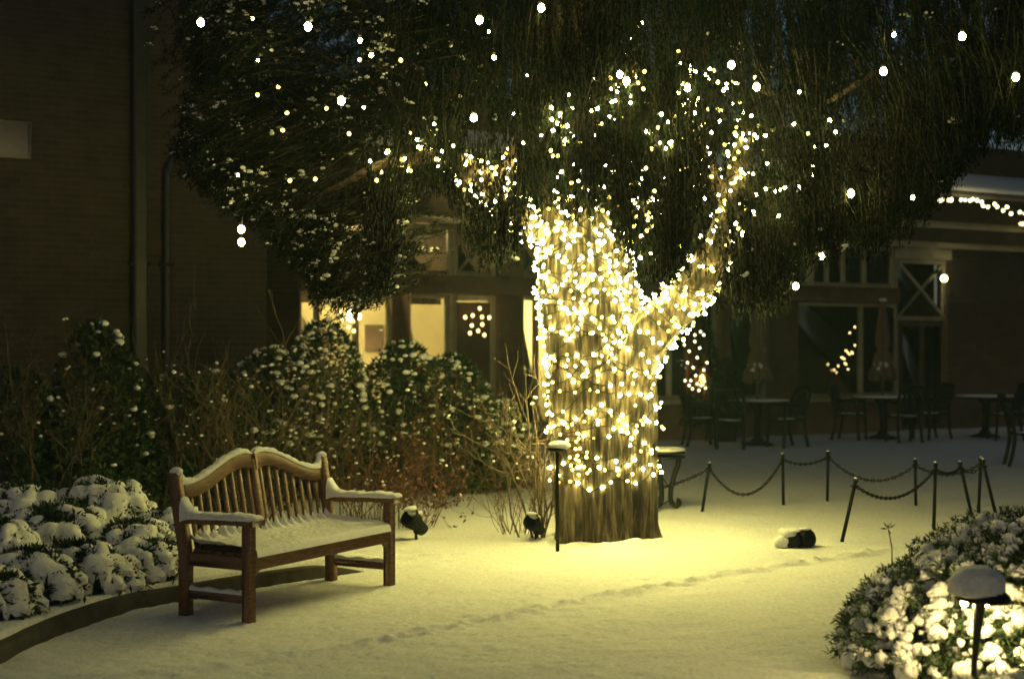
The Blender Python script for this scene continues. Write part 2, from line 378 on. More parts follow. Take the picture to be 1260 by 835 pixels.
# ------------------------------------------------------------------ bench
BC = np.array([-1.385, 9.04]); bang = math.atan2(.872, .490)
bench = empty('garden_bench', (BC[0], BC[1], 0), bang, label='wooden garden bench with camel-back top rail and snow on its seat and arms', cat='bench')
HL, HD = .725, .235                      # half the distance between leg centres
def lean(z): return HD+(.012 if z < .36 else .012+(z-.36)*.19)      # the back leans away above the seat
def rail_z(x):                            # underside-to-top line of the camel-back rail
    t = abs(x)/.70
    return .775+.150*(1-smooth(.12, .92, t))-.012*(1-smooth(.0, .12, t))+.012*smooth(.92, 1.02, t)
for s in (-1, 1):
    g = MB().bbox((s*HL, -HD, .275), (.062, .062, .57), .005); lg = g.build('leg', M['wood'], bench)
    b = MB()
    q = [(lean(z), z) for z in (-.02, .15, .36, .5, .65, .80, .845)]
    poly = [(y-.031, z) for y, z in q]+[(y+.031, z) for y, z in q[::-1]]
    b.prism(poly, 0, s*HL-.031, s*HL+.031); b.build('leg', M['wood'], bench)
    MB().bbox((s*HL, 0, .13), (.035, 2*HD-.06, .05), .004).build('stretcher', M['wood'], bench)
    MB().bbox((s*HL, 0, .335), (.04, 2*HD-.06, .075), .004).build('side_rail', M['wood'], bench)
    a = MB()
    yy = np.linspace(-HD-.075, lean(.58)-.03, 14)
    hw = .043+.016*smooth(.15, -.28, yy); zt = .592+.006*np.cos((yy+HD)*7)
    secs = []
    for y, w, z in zip(yy, hw, zt):
        secs.append([(s*HL-w, y, z-.036),(s*HL+w, y, z-.036),(s*HL+w, y, z-.006),(s*HL+w-.008, y, z),(s*HL-w+.008, y, z),(s*HL-w, y, z-.006)])
    secs = np.array(secs); nn = 6
    i = np.arange(len(yy)-1)[:,None]; j = np.arange(nn)[None,:]; k = (j+1) % nn
    a.add(secs.reshape(-1,3), np.stack([i*nn+j, i*nn+k, (i+1)*nn+k, (i+1)*nn+j], -1).reshape(-1,4))
    a.f.append(np.array([np.arange(nn)])); a.f.append(np.array([np.arange(nn)[::-1]+(len(yy)-1)*nn]))
    arm = a.build('armrest', M['wood'], bench)
    # rounded snow on the arm, climbing the back post
    m = MB(); yy = np.linspace(-HD-.085, lean(.58)-.032, 46); rows = []
    for n_, y in enumerate(yy):
        w = (.043+.016*smooth(.15, -.28, y))+.006
        h = .030+.004*math.sin(y*31)+.003*math.sin(y*83+1)+.085*math.exp(-((yy[-1]-y)/.04))
        e = min(1, (n_+.12)/3.5)**.5 ; zt_ = .592+.006*math.cos((y+HD)*7)
        ph = np.linspace(-.12*math.pi, 1.12*math.pi, 17)
        sup = lambda v: np.sign(v)*abs(v)**.62
        rows.append([(s*HL+w*e**.5*sup(math.cos(f)), y, zt_+h*e*sup(math.sin(f))*(1 if math.sin(f) > 0 else .45)) for f in ph])
    m.grid(np.array(rows).reshape(-1,3), len(yy), 17); m.f.append(np.array([np.arange(17)[::-1]])); m.build('snow', M['snow'], arm, True)
    # snow along the lower stretcher and a dome on the post
    m = MB(); rows = []
    yy = np.linspace(-HD+.034, HD-.03, 20)
    for y in yy:
        h = .022+.006*math.sin(y*40+s); rows.append([(s*HL+.02*math.cos(f), y, .154+h*max(0, math.sin(f))) for f in np.linspace(0, math.pi, 9)])
    m.grid(np.array(rows).reshape(-1,3), len(yy), 9); m.build('snow', M['snow'], bench, True)
    m = MB(); add_blobs(m, np.array([[s*HL, lean(.845), .848]]), np.array([[.034,.034,.026]]), 3); m.build('snow', M['snow'], bench, True)
    # curved bracket under the seat
    br = MB(); t = np.linspace(0, math.pi/2, 8)
    poly = [(s*(HL-.032), .298), (s*(HL-.032), .215)]+[(s*(HL-.032-.085*(1-math.cos(q_))), .215+.083*math.sin(q_)) for q_ in t[1:]]
    if s < 0: poly = poly[::-1]
    br.prism([(x_, z_) for x_, z_ in poly], 1, -HD-.016, -HD+.016); br.build('bracket', M['wood'], bench)
MB().bbox((0, -HD-.008, .337), (2*HL-.064, .030, .085), .004).build('front_rail', M['wood'], bench)
MB().bbox((0, HD+.0, .335), (2*HL-.064, .030, .075), .004).build('back_rail', M['wood'], bench)
for k_ in range(6):
    y = -HD+.035+k_*.078; MB().bbox((0, y, .382-.006*math.sin((k_+.5)/6*math.pi)), (2*HL-.07 if k_ else 2*HL-.066, .066, .02), .004).build('seat_slat', M['wood'], bench)
# camel-back top rail, two halves either side of the centre post
for s in (-1, 1):
    xx = np.linspace(.014, HL-.031, 26)*s; top = []; bot = []
    for x in xx:
        z = rail_z(x); top.append((x, z)); bot.append((x, z-.088-.014*math.exp(-(abs(x)/.12)**2)))
    rows = []
    for (x, z), (_, zb) in zip(top, bot):
        y0, y1 = lean(zb), lean(z)
        rows.append([(x, y0-.02, zb),(x, y1-.02, z-.005),(x, y1-.015, z),(x, y1+.015, z),(x, y1+.02, z-.005),(x, y0+.02, zb)])
    rows = np.array(rows); nn = 6; m = MB()
    i = np.arange(len(xx)-1)[:,None]; j = np.arange(nn)[None,:]; k = (j+1) % nn
    m.add(rows.reshape(-1,3), np.stack([i*nn+j, i*nn+k, (i+1)*nn+k, (i+1)*nn+j], -1).reshape(-1,4))
    m.f.append(np.array([np.arange(nn)])); m.f.append(np.array([np.arange(nn)+(len(xx)-1)*nn]))
    tr = m.build('top_rail', M['wood'], bench)
    m = MB(); xx = np.linspace(.010, HL-.034, 60)*s; rows = []
    for n_, x in enumerate(xx):
        z = rail_z(x); y = lean(z); e = min(1, (n_+.15)/3.)**.5
        h = (.027+.004*math.sin(x*37)+.003*math.sin(x*91))*e+.05*math.exp(-(HL-.034-abs(x))/.022)
        sup = lambda v: np.sign(v)*abs(v)**.7
        rows.append([(x, y+.024*sup(math.cos(f)), z+h*sup(math.sin(f))*(1 if math.sin(f) > 0 else .35)) for f in np.linspace(-.1*math.pi, 1.1*math.pi, 13)])
    m.grid(np.array(rows).reshape(-1,3), len(xx), 13, s > 0); m.f.append(np.array([np.arange(13)])); m.build('snow', M['snow'], tr, True)
# slats of the back
def back_piece(x, w, th, z0, z1, name):
    poly = [(lean(z)-th/2, z) for z in np.linspace(z0, z1, 5)]+[(lean(z)+th/2, z) for z in np.linspace(z1, z0, 5)]
    return MB().prism(poly, 0, x-w/2, x+w/2).build(name, M['wood'], bench)
back_piece(0, .06, .032, .30, rail_z(0)-.035, 'centre_post')
slx = []
for s in (-1, 1):
    for k_ in range(8):
        x = s*(.062+k_*.0795); slx.append(x); back_piece(x, .032, .014, .372, rail_z(x)-.085, 'back_slat')
# snow lying on the seat with little drifts between the slats
nx, ny = 420, 70
sx = np.linspace(-HL+.034, HL-.034, nx); t = np.linspace(0, 1, ny); SX, T = np.meshgrid(sx, t, indexing='ij')
SY = -HD-.040+T*(lean(.40)+.02+HD+.040)
h = .030+.008*fbm(SX*5, SY*5+4, 3)+.006*fbm(SX*26, SY*26, 2)+.004*fbm(SX*70, SY*70, 2)
edge = np.clip((T)/.10, 0, 1); h = h*np.sqrt(1-(1-edge)**2+1e-6)+.002
h += .012*np.exp(-((T-.10)/.05)**2)*0
back = np.clip((T-.80+.05*fbm(SX*9, SX*0+7., 2))/.20, 0, 1)
allx = np.array(sorted(slx+[0, -HL+.03, HL-.03]))
dist = np.min(np.abs(SX[..., None]-allx), -1)
peak = np.exp(-(dist/(.020*(1.25-T*.25)))**2)
h += back**1.3*.018+back**2.4*.085*np.clip(peak, 0, 1)*(.8+.7*vnoise(SX*13, SX*0+2.))+back*.012*fbm(SX*30, SY*30, 2)
endx = np.clip((HL-.034-np.abs(SX))/.04, 0, 1)
SZ = .39+h+.03*(1-endx)**2*np.clip(T*1.5, 0, 1)
SZ[:,0] = .372
m = MB(); m.grid(np.stack([SX, SY, SZ], -1).reshape(-1,3), nx, ny); m.build('seat_snow', M['snow'], bench, True)

# ------------------------------------------------------------------ shrubs
def mound_points(n, rx, ry, h, lo=.05, squeeze=1.0):
    u = rng.random(n)*2*math.pi; v = rng.uniform(lo, 1, n)          # height share
    rr = np.sqrt(np.clip(1-v**2, 0, 1))**squeeze
    return np.stack([rx*rr*np.cos(u), ry*rr*np.sin(u), h*v], -1)
def lump(x, y, seed, amp=.14): return 1+amp*np.sin(x*3.1+seed)*np.cos(y*2.7+seed*1.7)
def leafy_shrub(name, label, loc, rx, ry, h, n, L, W, leafmat, puffs, pr, group=None, cat='shrub', sub=1, stems=10, topbias=.5, whorl=7, flat=.7, fill=.5, lo=.08):
    root = empty(name, loc, 0, label=label, cat=cat, group=group); sd = rng.random()*6
    m = MB(); p = mound_points(n, rx, ry, h, lo); k = lump(p[:,0], p[:,1], sd); p *= k[:,None]
    inn = rng.random(n) < fill; p[inn] *= rng.uniform(.45, .95, inn.sum())[:,None]
    c = np.array([0, 0, h*.3]); out = p-c; out /= np.linalg.norm(out, axis=1)[:,None]
    out = out+np.array([0,0,.5])+rng.normal(size=out.shape)*.45; out /= np.linalg.norm(out, axis=1)[:,None]
    for _ in range(whorl):
        d = out*.55+rdir(n)*.8; add_leaves(m, p, d, L*rng.uniform(.7, 1.25, n), W*rng.uniform(.7, 1.2, n), out)
    m.build('foliage', leafmat, root)
    if stems:
        m = MB()
        for _ in range(stems):
            q = mound_points(1, rx*.8, ry*.8, h*.9, .4)[0]; b = q*np.array([.15,.15,0])
            m.tube(catmull([b, (b+q)/2+rng.normal(size=3)*.06, q], 3), np.linspace(.014, .004, 7), 5)
        m.build('stem', M['twig'], root, True)
    if puffs:
        q = mound_points(puffs, rx, ry, h, .18 if topbias < .4 else .3); k = lump(q[:,0], q[:,1], sd); q *= (k*1.02)[:,None]
        s = pr*(.45+1.0*rng.random(puffs)**1.6)
        m = MB(); add_blobs(m, q+np.array([0,0,.01]), np.stack([s*rng.uniform(.9,1.4,puffs), s*rng.uniform(.9,1.3,puffs), s*flat], -1), sub)
        m.build('snow', M['snow'], root, True)
    return root
def twig_shrub(name, label, loc, h, spread, stems, m_, r0=.006, sub=4, depth=2, base=.12, leaf=None, nleaf=0, snow=0, cat='shrub', group=None, lean_=(0,0)):
    root = empty(name, loc, 0, label=label, cat=cat, group=group); m = MB(); tips = []
    def grow(p, d, L, r, dep):
        pts = [p]; n = 5; dd = d.copy()
        for _ in range(n):
            dd = dd+rng.normal(size=3)*.16+np.array([0,0,.05]); dd /= np.linalg.norm(dd); pts.append(pts[-1]+dd*L/n)
        m.tube(pts, np.linspace(r, r*.45, n+1), 4, cap=False); tips.extend(pts[2:])
        if dep:
            for _ in range(sub):
                i = rng.integers(2, n+1); a = rdir(1)[0]; e = dd*.8+a*.65; e /= np.linalg.norm(e)
                grow(pts[i], e, L*rng.uniform(.3, .6), r*.6, dep-1)
    for _ in range(stems):
        a = rng.random()*6.28; q = rng.random()**.5
        b = np.array([base*q*math.cos(a), base*q*math.sin(a), -.02]); d = np.array([spread*q*math.cos(a)+lean_[0], spread*q*math.sin(a)+lean_[1], 1.0]); d /= np.linalg.norm(d)
        grow(b, d, h*rng.uniform(.55, .95), r0*rng.uniform(.7, 1.2), depth)
    m.build('stem', m_, root, True); tips = np.array(tips)
    if leaf is not None and nleaf:
        m = MB(); i = rng.integers(0, len(tips), nleaf); add_leaves(m, tips[i]+rng.normal(size=(nleaf,3))*.015, rdir(nleaf)+np.array([0,0,-.3]), rng.uniform(.025,.05,nleaf), rng.uniform(.015,.028,nleaf)); m.build('foliage', leaf, root)
    if snow:
        m = MB(); i = rng.integers(0, len(tips), snow); s = rng.uniform(.006,.017,snow); add_blobs(m, tips[i]+np.array([0,0,.006]), np.stack([s*1.3, s, s*.8], -1), 1); m.build('snow', M['snow'], root, True)
    return root
# low snow-laden shrubs on the left of the bench
def snow_shrub(label, loc, rx, ry, h, n):
    root = empty('snowy_shrub', loc, 0, label=label, cat='shrub', group='low snow covered shrubs left of the bench'); sd = rng.random()*6
    n = int(n*2.3); q = mound_points(n, rx*.96, ry*.96, h*.86, .0, .9); ln = lump(q[:,0]*1.5, q[:,1]*1.5, sd); q *= ln[:,None]
    a = rng.uniform(.04, .105, n); bq = a*rng.uniform(.5, .9, n); hh = a*rng.uniform(.40, .70, n)+.012; ang = rng.random(n)*3.14
    g = 170; ext = max(rx, ry)*1.35+.1; gx = np.linspace(-ext, ext, g); GX, GY = np.meshgrid(gx, gx, indexing='ij')
    Zs = np.full(GX.shape, -1.0)
    for k in range(n):
        dx = GX-q[k,0]; dy = GY-q[k,1]; u = (dx*math.cos(ang[k])+dy*math.sin(ang[k]))/a[k]; v = (-dx*math.sin(ang[k])+dy*math.cos(ang[k]))/bq[k]
        r2 = (u*u+v*v)*(1+.3*fbm(GX*9+k, GY*9, 2)); z = q[k,2]+hh[k]*np.sqrt(np.clip(1-r2, 0, 1))-hh[k]*.1*(r2 > .98)
        z[r2 >= 1] = -1; Zs = np.maximum(Zs, z)
    Zs = np.where(Zs > -.5, Zs+.010*fbm(GX*16, GY*16, 3)+.004*fbm(GX*50, GY*50, 2), Zs)
    for _ in range(2):                                            # settle: soften the creases where one pad of snow meets the next
        ok = Zs > -.5; Zp = np.where(ok, Zs, 0); acc = Zp.copy(); cn = ok.astype(float)
        for sx_, sy_ in ((1,0),(-1,0),(0,1),(0,-1)): acc += np.roll(Zp, (sx_, sy_), (0,1)); cn += np.roll(ok, (sx_, sy_), (0,1))
        Zs = np.where(ok, acc/np.maximum(cn, 1), Zs)
    Vv = np.stack([GX, GY, Zs], -1).reshape(-1,3); okv = (Zs > -.5)
    i = np.arange(g-1)[:,None]; j = np.arange(g-1)[None,:]
    F = np.stack([i*g+j, (i+1)*g+j, (i+1)*g+j+1, i*g+j+1], -1).reshape(-1,4)
    keep = okv.ravel()[F].all(1); zr = Vv[:,2][F]; keep &= (zr.max(1)-zr.min(1)) < .09
    F = F[keep]; used = np.unique(F); re = np.full(len(Vv), -1); re[used] = np.arange(len(used))
    top = Vv[used]; m = MB(); m.add(top, re[F])
    # undersides: rounded little skirts so each pad has thickness
    ed = {}
    for f in re[F]:
        for p_, q_ in ((f[0],f[1]),(f[1],f[2]),(f[2],f[3]),(f[3],f[0])):
            if (q_, p_) in ed: del ed[(q_, p_)]
            else: ed[(p_, q_)] = 1
    rim = np.array(list(ed.keys()))
    if len(rim):
        vi = np.unique(rim); mp = {int(v): k+len(top) for k, v in enumerate(vi)}; dn = top[vi].copy(); dn[:,2] -= .035; dn[:,:2] *= .985
        m.v.append(dn); m.n += len(dn); m.f.append(np.array([[q_, p_, mp[int(p_)], mp[int(q_)]] for p_, q_ in rim]))
    m.build('snow', M['snow'], root, True)
    m = MB(); w = 1300; p = mound_points(w, rx*.95, ry*.95, h*.90, .0); p *= lump(p[:,0]*1.5, p[:,1]*1.5, sd)[:,None]
    for _ in range(4): add_leaves(m, p, p/np.linalg.norm(p, axis=1)[:,None]+rdir(w)*.9-np.array([0,0,.3]), rng.uniform(.04,.08,w), rng.uniform(.014,.024,w))
    j = rng.integers(0, n, 260)
    for _ in range(3): add_leaves(m, q[j]+rng.normal(size=(260,3))*np.array([.05,.05,.01])-np.array([0,0,.01]), rdir(260)+np.array([0,0,-.5]), rng.uniform(.04,.08,260), .02)
    m.build('foliage', M['laurel'], root)
    m = MB()
    for _ in range(7):
        e = mound_points(1, rx*.7, ry*.7, h*.8, .3)[0]; m.tube([e*np.array([.1,.1,0]), e*.5+rng.normal(size=3)*.02, e], [.012,.009,.005], 5)
    m.build('stem', M['twig'], root, True)
for px, D, rx, ry, h, n, lb in [
    (160, 9.55, .36, .40, .42, 60, 'snow heaped low shrub pressed against the left end of the bench'),
    (128, 10.6, .42, .45, .60, 70, 'tallest snow covered low shrub with a knobbly tip behind the left bench arm'),
    (70, 9.6, .40, .40, .50, 66, 'broad snow covered low shrub two places left of the bench'),
    (20, 10.6, .46, .45, .56, 66, 'snow covered low shrub farther back near the left picture edge'),
    (-18, 8.85, .34, .36, .50, 56, 'snow covered low shrub at the very left edge just above the kerb'),
    (52, 8.72, .26, .26, .27, 40, 'small flat snow covered shrub beside the curved kerb'),
    (135, 8.95, .22, .20, .22, 34, 'smallest smooth mound of snow covered twigs by the kerb and bench leg'),
    (-25, 7.95, .30, .28, .36, 44, 'snow laden low shrub spilling onto the kerb at the lower left picture edge'),
    (40, 8.42, .26, .26, .36, 40, 'snow laden low shrub hanging over the kerb below the broad ones'),
    (98, 8.82, .26, .24, .34, 40, 'snow laden low shrub close over the kerb midway between picture edge and bench'),
    (178, 9.2, .22, .22, .30, 36, 'small snow laden shrub at the back leg of the bench right over the kerb'),
    (212, 10.3, .33, .3, .40, 50, 'snow covered low shrub seen behind the bench armrest')]:
    snow_shrub(lb, ong(px, D), rx, ry, h*.76, n)
# the evergreen hedge behind
HG = 'evergreen shrubs behind the bench'
for px, D, rx, h, pf, lb in [
    (345, 15.4, .72, 1.72, 260, 'tall evergreen shrub with many snow tufts behind the left half of the bench back'),
    (405, 15.2, .62, 1.66, 330, 'tallest evergreen shrub with snow tufted top under the hanging boughs'),
    (492, 15.5, .66, 1.56, 230, 'evergreen shrub with snow dots just below the lit yellow window'),
    (565, 15.9, .62, 1.40, 230, 'rounded evergreen shrub with snow dots below the star light'),
    (612, 16.4, .46, 1.12, 180, 'shortest evergreen shrub with pale snow clumps left of the lit trunk')]:
    leafy_shrub('evergreen_shrub', lb, ong(px, D), rx, rx*.85, h, 1500, .08, .028, M['laurel'], pf, .025, HG, sub=1, flat=.75, fill=.45, lo=.02)
for px, D, rx, h, pf, lb in [
    (40, 12.6, .85, 1.25, 12, 'dark evergreen shrub at the left edge in front of the brown wall'),
    (122, 12.9, .52, 1.48, 60, 'dark evergreen shrub with a column of snow dots above the low snowy shrubs'),
    (205, 13.6, .75, 1.25, 22, 'dark evergreen shrub right behind the left post of the bench'),
    (275, 14.2, .65, 1.30, 26, 'dark evergreen shrub half hidden behind bare twigs above the bench back')]:
    leafy_shrub('evergreen_shrub', lb, ong(px, D), rx, rx*.85, h, 1300, .08, .028, M['laurel'], pf, .026, HG, sub=1, flat=.75, lo=.02)
BG = 'bare twiggy shrubs behind the bench'
for px, D, h, sp, st, mm, r0, lf, nl, sn, lb in [
    (205, 13.0, 1.45, .55, 22, 'twig', .004, None, 0, 20, 'bare upright twigs left of the downspouts in front of the brown wall'),
    (300, 13.0, 1.65, .6, 30, 'twig', .005, None, 0, 60, 'tall bare twiggy shrub spreading above the bench back'),
    (420, 13.6, 1.35, .6, 14, 'twig', .0045, 'rust', 40, 20, 'bare brown twig shrub behind the right half of the bench back'),
    (545, 14.3, 1.25, .5, 20, 'redtwig', .0042, 'rust', 160, 20, 'bare reddish twig shrub under the snowy evergreen right of the bench'),
    (505, 12.7, .62, .55, 34, 'redtwig', .0035, 'rust', 650, 20, 'small shrub with rusty red leaves behind the right arm of the bench'),
    (455, 13.0, .62, .5, 30, 'redtwig', .004, 'rust', 260, 20, 'low dark red twig shrub behind the bench post'),
    (60, 12.2, 1.35, .5, 26, 'twig', .004, None, 0, 20, 'thin bare twigs at the far left in front of the wall panel')]:
    twig_shrub('bare_shrub', lb, ong(px, D), h, sp, st, M[mm], r0, leaf=M[lf] if lf else None, nleaf=nl, snow=sn, group=BG, base=.25)
twig_shrub('bare_shrub', 'bare pale twig shrub leaning beside the left of the lit trunk', ong(655, 11.9), 1.28, .28, 15, M['twig'], .0085, sub=4, base=.13, lean_=(-.12, 0), snow=30)
twig_shrub('bare_shrub', 'low tangle of reddish twigs at the foot of the lit trunk', ong(640, 12.3), .75, .45, 34, M['redtwig'], .0035, sub=3, base=.18)

# ------------------------------------------------------------------ snowy evergreen at the right front, with its mushroom lamp
def needle_shrub(label, loc, rx, ry, h, n, whorls, top=.035, hollow=None, puffscale=1.0):
    root = empty('needle_shrub', loc, 0, label=label, cat='shrub', group='snowy evergreens in the right foreground'); sd = rng.random()*6
    def surf(k, lo):
        q = mound_points(k, rx, ry, h, lo); q *= lump(q[:,0]*1.2, q[:,1]*1.2, sd, .12)[:,None]
        if hollow is not None:
            dd = np.hypot(q[:,0]-hollow[0], q[:,1]-hollow[1]); q = q[(dd > hollow[2]) | (q[:,2] < hollow[3])]
        return q
    q = surf(n, .05); s = (.011+.033*rng.random(len(q))**1.6)*puffscale
    m = MB(); add_blobs(m, q, np.stack([s*rng.uniform(.85,1.2,len(q)), s*rng.uniform(.8,1.1,len(q)), s*rng.uniform(.7,1.05,len(q))], -1), 2)
    for _ in range(13): add_leaves(m, q+np.array([0,0,.004]), rdir(len(q))+np.array([0,0,.55]), s*rng.uniform(.95, 1.4, len(q)), s*rng.uniform(.6, 1.0, len(q)))
    m.build('snow', M['snow'], root, True)
    m = MB(); w = surf(whorls, .0); w = w*rng.uniform(.90, 1.05, (len(w),1)); k = len(w)
    ax = w-np.array([0,0,h*.2]); ax /= np.linalg.norm(ax, axis=1)[:,None]; ax = ax+np.array([0,0,.5])+rng.normal(size=ax.shape)*.3; ax /= np.linalg.norm(ax, axis=1)[:,None]
    off = ax*.02
    for _ in range(11): add_leaves(m, w+off*rng.uniform(-1, 1.6), ax*.5+rdir(k), rng.uniform(.030,.055,k), rng.uniform(.006,.010,k))
    inn = surf(int(whorls*.8), 0)*.86; k = len(inn)
    for _ in range(8): add_leaves(m, inn, rdir(k), rng.uniform(.04,.06,k), rng.uniform(.008,.014,k))
    m.build('foliage', M['laurel'], root)
    m = MB()
    for _ in range(46):
        e = surf(3, .15)[0]; e = e*1.0; m.tube([e*np.array([.12,.12,.0]), e*.55+rng.normal(size=3)*.03, e*.98], [.010,.007,.003], 5)
    m.build('stem', M['twig'], root, True)
    return root, surf
r1, s1 = needle_shrub('large snow tufted evergreen mound spreading round the mushroom lamp', (3.03, 7.45, 0), 1.25, 1.42, .62, 2100, 3600, hollow=(-.93, -1.17, .13, .10))
needle_shrub('smaller dark needled shrub forming the left tip of the right foreground bed', (2.10, 7.35, 0), .36, .52, .46, 300, 900)
needle_shrub('low snow laden shrub at the bottom right corner in front of the lamp', (2.12, 5.86, 0), .50, .30, .20, 260, 420)
sh = MB(); shl = MB()
for px, py, D in [(1093,650,8.1),(1140,668,8.0),(1206,660,7.9)]:
    p = P(px, py, D); b = p+np.array([.03, .03, -.22]); sh = MB(); sh.tube([b, (b+p)/2+np.array([.01,0,0]), p], [.005,.004,.003], 5)
    o = sh.build('shoot', M['twig'], r1, True); o.location = (-3.03, -7.45, 0)
    l = MB(); k = 9; add_leaves(l, np.tile(p, (k,1)), rdir(k)+np.array([0,0,.5]), .05, .014);
    lo_ = l.build('leaf', M['laurel'], o)
# ------------------------------------------------------------------ the big cedar
TD = 11.8
tree = empty('cedar_tree', (0.71, TD, 0), 0, label='huge old evergreen tree with drooping dark boughs and a fluted trunk wound in lights', cat='tree')
def TP(px, py, D): return P(px, py, D)-np.array([0.71, TD, 0])
# main stem as a fluted surface: centre and radius by height, in tree coordinates
tz = np.array([-.12, 0, .15, .5, 1.0, 1.5, 2.0, 2.5, 3.1, 4.0, 5.5, 7.5])
tcx = np.array([.055,.055,.052,.045,.025,.015,-.09,-.13,-.13,-.16,-.2,-.2])
trr = np.array([.405,.38,.375,.39,.415,.425,.395,.345,.31,.26,.2,.1])
def flute(th, z):
    w = .35*np.sin(z*1.1+1)+.25*np.sin(z*2.3)
    c1 = np.cos(5*th+w*1.4+.6); c2 = np.cos(8*th-w*2+1.9)
    f = .075*(1.3*np.sqrt(np.abs(c1))*np.sign(c1))+.036*c2+.026*np.cos(13*th+w*2+.4)-.05*np.exp(-((c1+1)/.12)**2)
    f = f*(.75+.75*np.exp(-np.clip(z,0,9)/.5))
    f -= .20*np.exp(-((np.angle(np.exp(1j*(th+1.28-.10*np.sin(z*2)))))/.12)**2)*smooth(.7,1.1,z)*(1-smooth(1.6,1.85,z))
    f += .16*np.exp(-np.clip(z+.05,0,9)/.07)*(.5+.5*np.cos(5*th+w*1.4+.6))
    fine = .024*np.abs(np.sin(11*th+3*w+1.3*np.sin(z*2.1)))+.020*np.abs(np.sin(19*th+4*w+.9*np.sin(z*3.7+th)))+.010*np.abs(np.sin(37*th+2*np.sin(z*5)))-.03
    return 1+f+fine
def tsurf(th, z, off=0.0):
    r = np.interp(z, tz, trr)*flute(th, z)+off
    return np.stack([np.interp(z, tz, tcx)+r*np.cos(th), r*np.sin(th), z], -1)
zs = np.concatenate([np.linspace(-.12, 3.2, 240), np.linspace(3.25, 7.5, 40)]); th = np.linspace(0, 2*math.pi, 361)[:-1]
ZZ, TT = np.meshgrid(zs, th, indexing='ij'); V = tsurf(TT, ZZ).reshape(-1,3); n = len(th)
i = np.arange(len(zs)-1)[:,None]; j = np.arange(n)[None,:]; k = (j+1) % n
m = MB(); m.add(V, np.stack([i*n+j, i*n+k, (i+1)*n+k, (i+1)*n+j], -1).reshape(-1,4))
m.build('trunk', M['bark'], tree, True)
# limbs
def limb_path(pts, k=10): return catmull([TP(*p[:3]) for p in pts], k), np.interp(np.linspace(0, 1, (len(pts)-1)*k+1), np.linspace(0, 1, len(pts)), [p[3] for p in pts])
LIMBS = {}
def limb(key, pts, nseg=20, rough=.10):
    c, r = limb_path(pts); LIMBS[key] = (c, r)
    m = MB(); m.tube(c, r, nseg*2)
    v = m.v[0]; mm = nseg*2
    w = np.arange(len(v)) % mm; s = np.arange(len(v))//mm
    cc = c[s]; v[:] = cc+(v-cc)*(1+rough*np.cos(w/mm*2*math.pi*4+s*.15)+rough*.7*np.cos(w/mm*2*math.pi*9-s*.1)+rng.normal(size=len(v))*.012)[:,None]
    return m.build('limb', M['bark'] if key == 'right' else M['limb'], tree, True)
limb('right', [(758,560,11.68,.17),(770,470,11.6,.185),(800,410,11.5,.185),(842,370,11.4,.155),(874,320,11.2,.12),(896,270,11.1,.095),(910,200,11.4,.075),(930,110,12.0,.045),(950,10,12.5,.02)], 28)
limb('left', [(718,350,11.95,.05),(682,300,11.75,.06),(632,262,11.0,.095),(588,218,10.5,.095),(545,188,10.4,.06),(508,150,10.8,.034),(450,95,11.5,.016),(350,50,12.0,.010),(260,20,12.2,.005)])
limb('fork', [(606,240,10.65,.06),(622,210,10.6,.055),(640,170,10.6,.045),(660,90,10.7,.03),(670,-10,10.8,.02)])
limb('low', [(545,188,10.3,.055),(505,196,10.0,.045),(462,205,9.8,.03),(410,232,10.1,.016),(350,250,10.6,.007)])
limb('mid', [(735,300,11.8,.13),(748,240,11.5,.11),(752,180,11.4,.09),(768,110,11.8,.055),(785,20,12.3,.03),(795,-60,12.6,.015)])
limb('slim', [(900,260,10.9,.055),(860,180,10.6,.05),(848,110,11.0,.03),(842,20,11.8,.012)], 12)
limb('far', [(940,110,11.5,.035),(1000,130,12.0,.025),(1060,100,11.7,.024),(1120,60,11.9,.018),(1230,40,12.0,.009)], 12)
limb('ext', [(1000,130,12.0,.015),(1010,220,11.4,.010),(1020,290,10.8,.007)], 10)
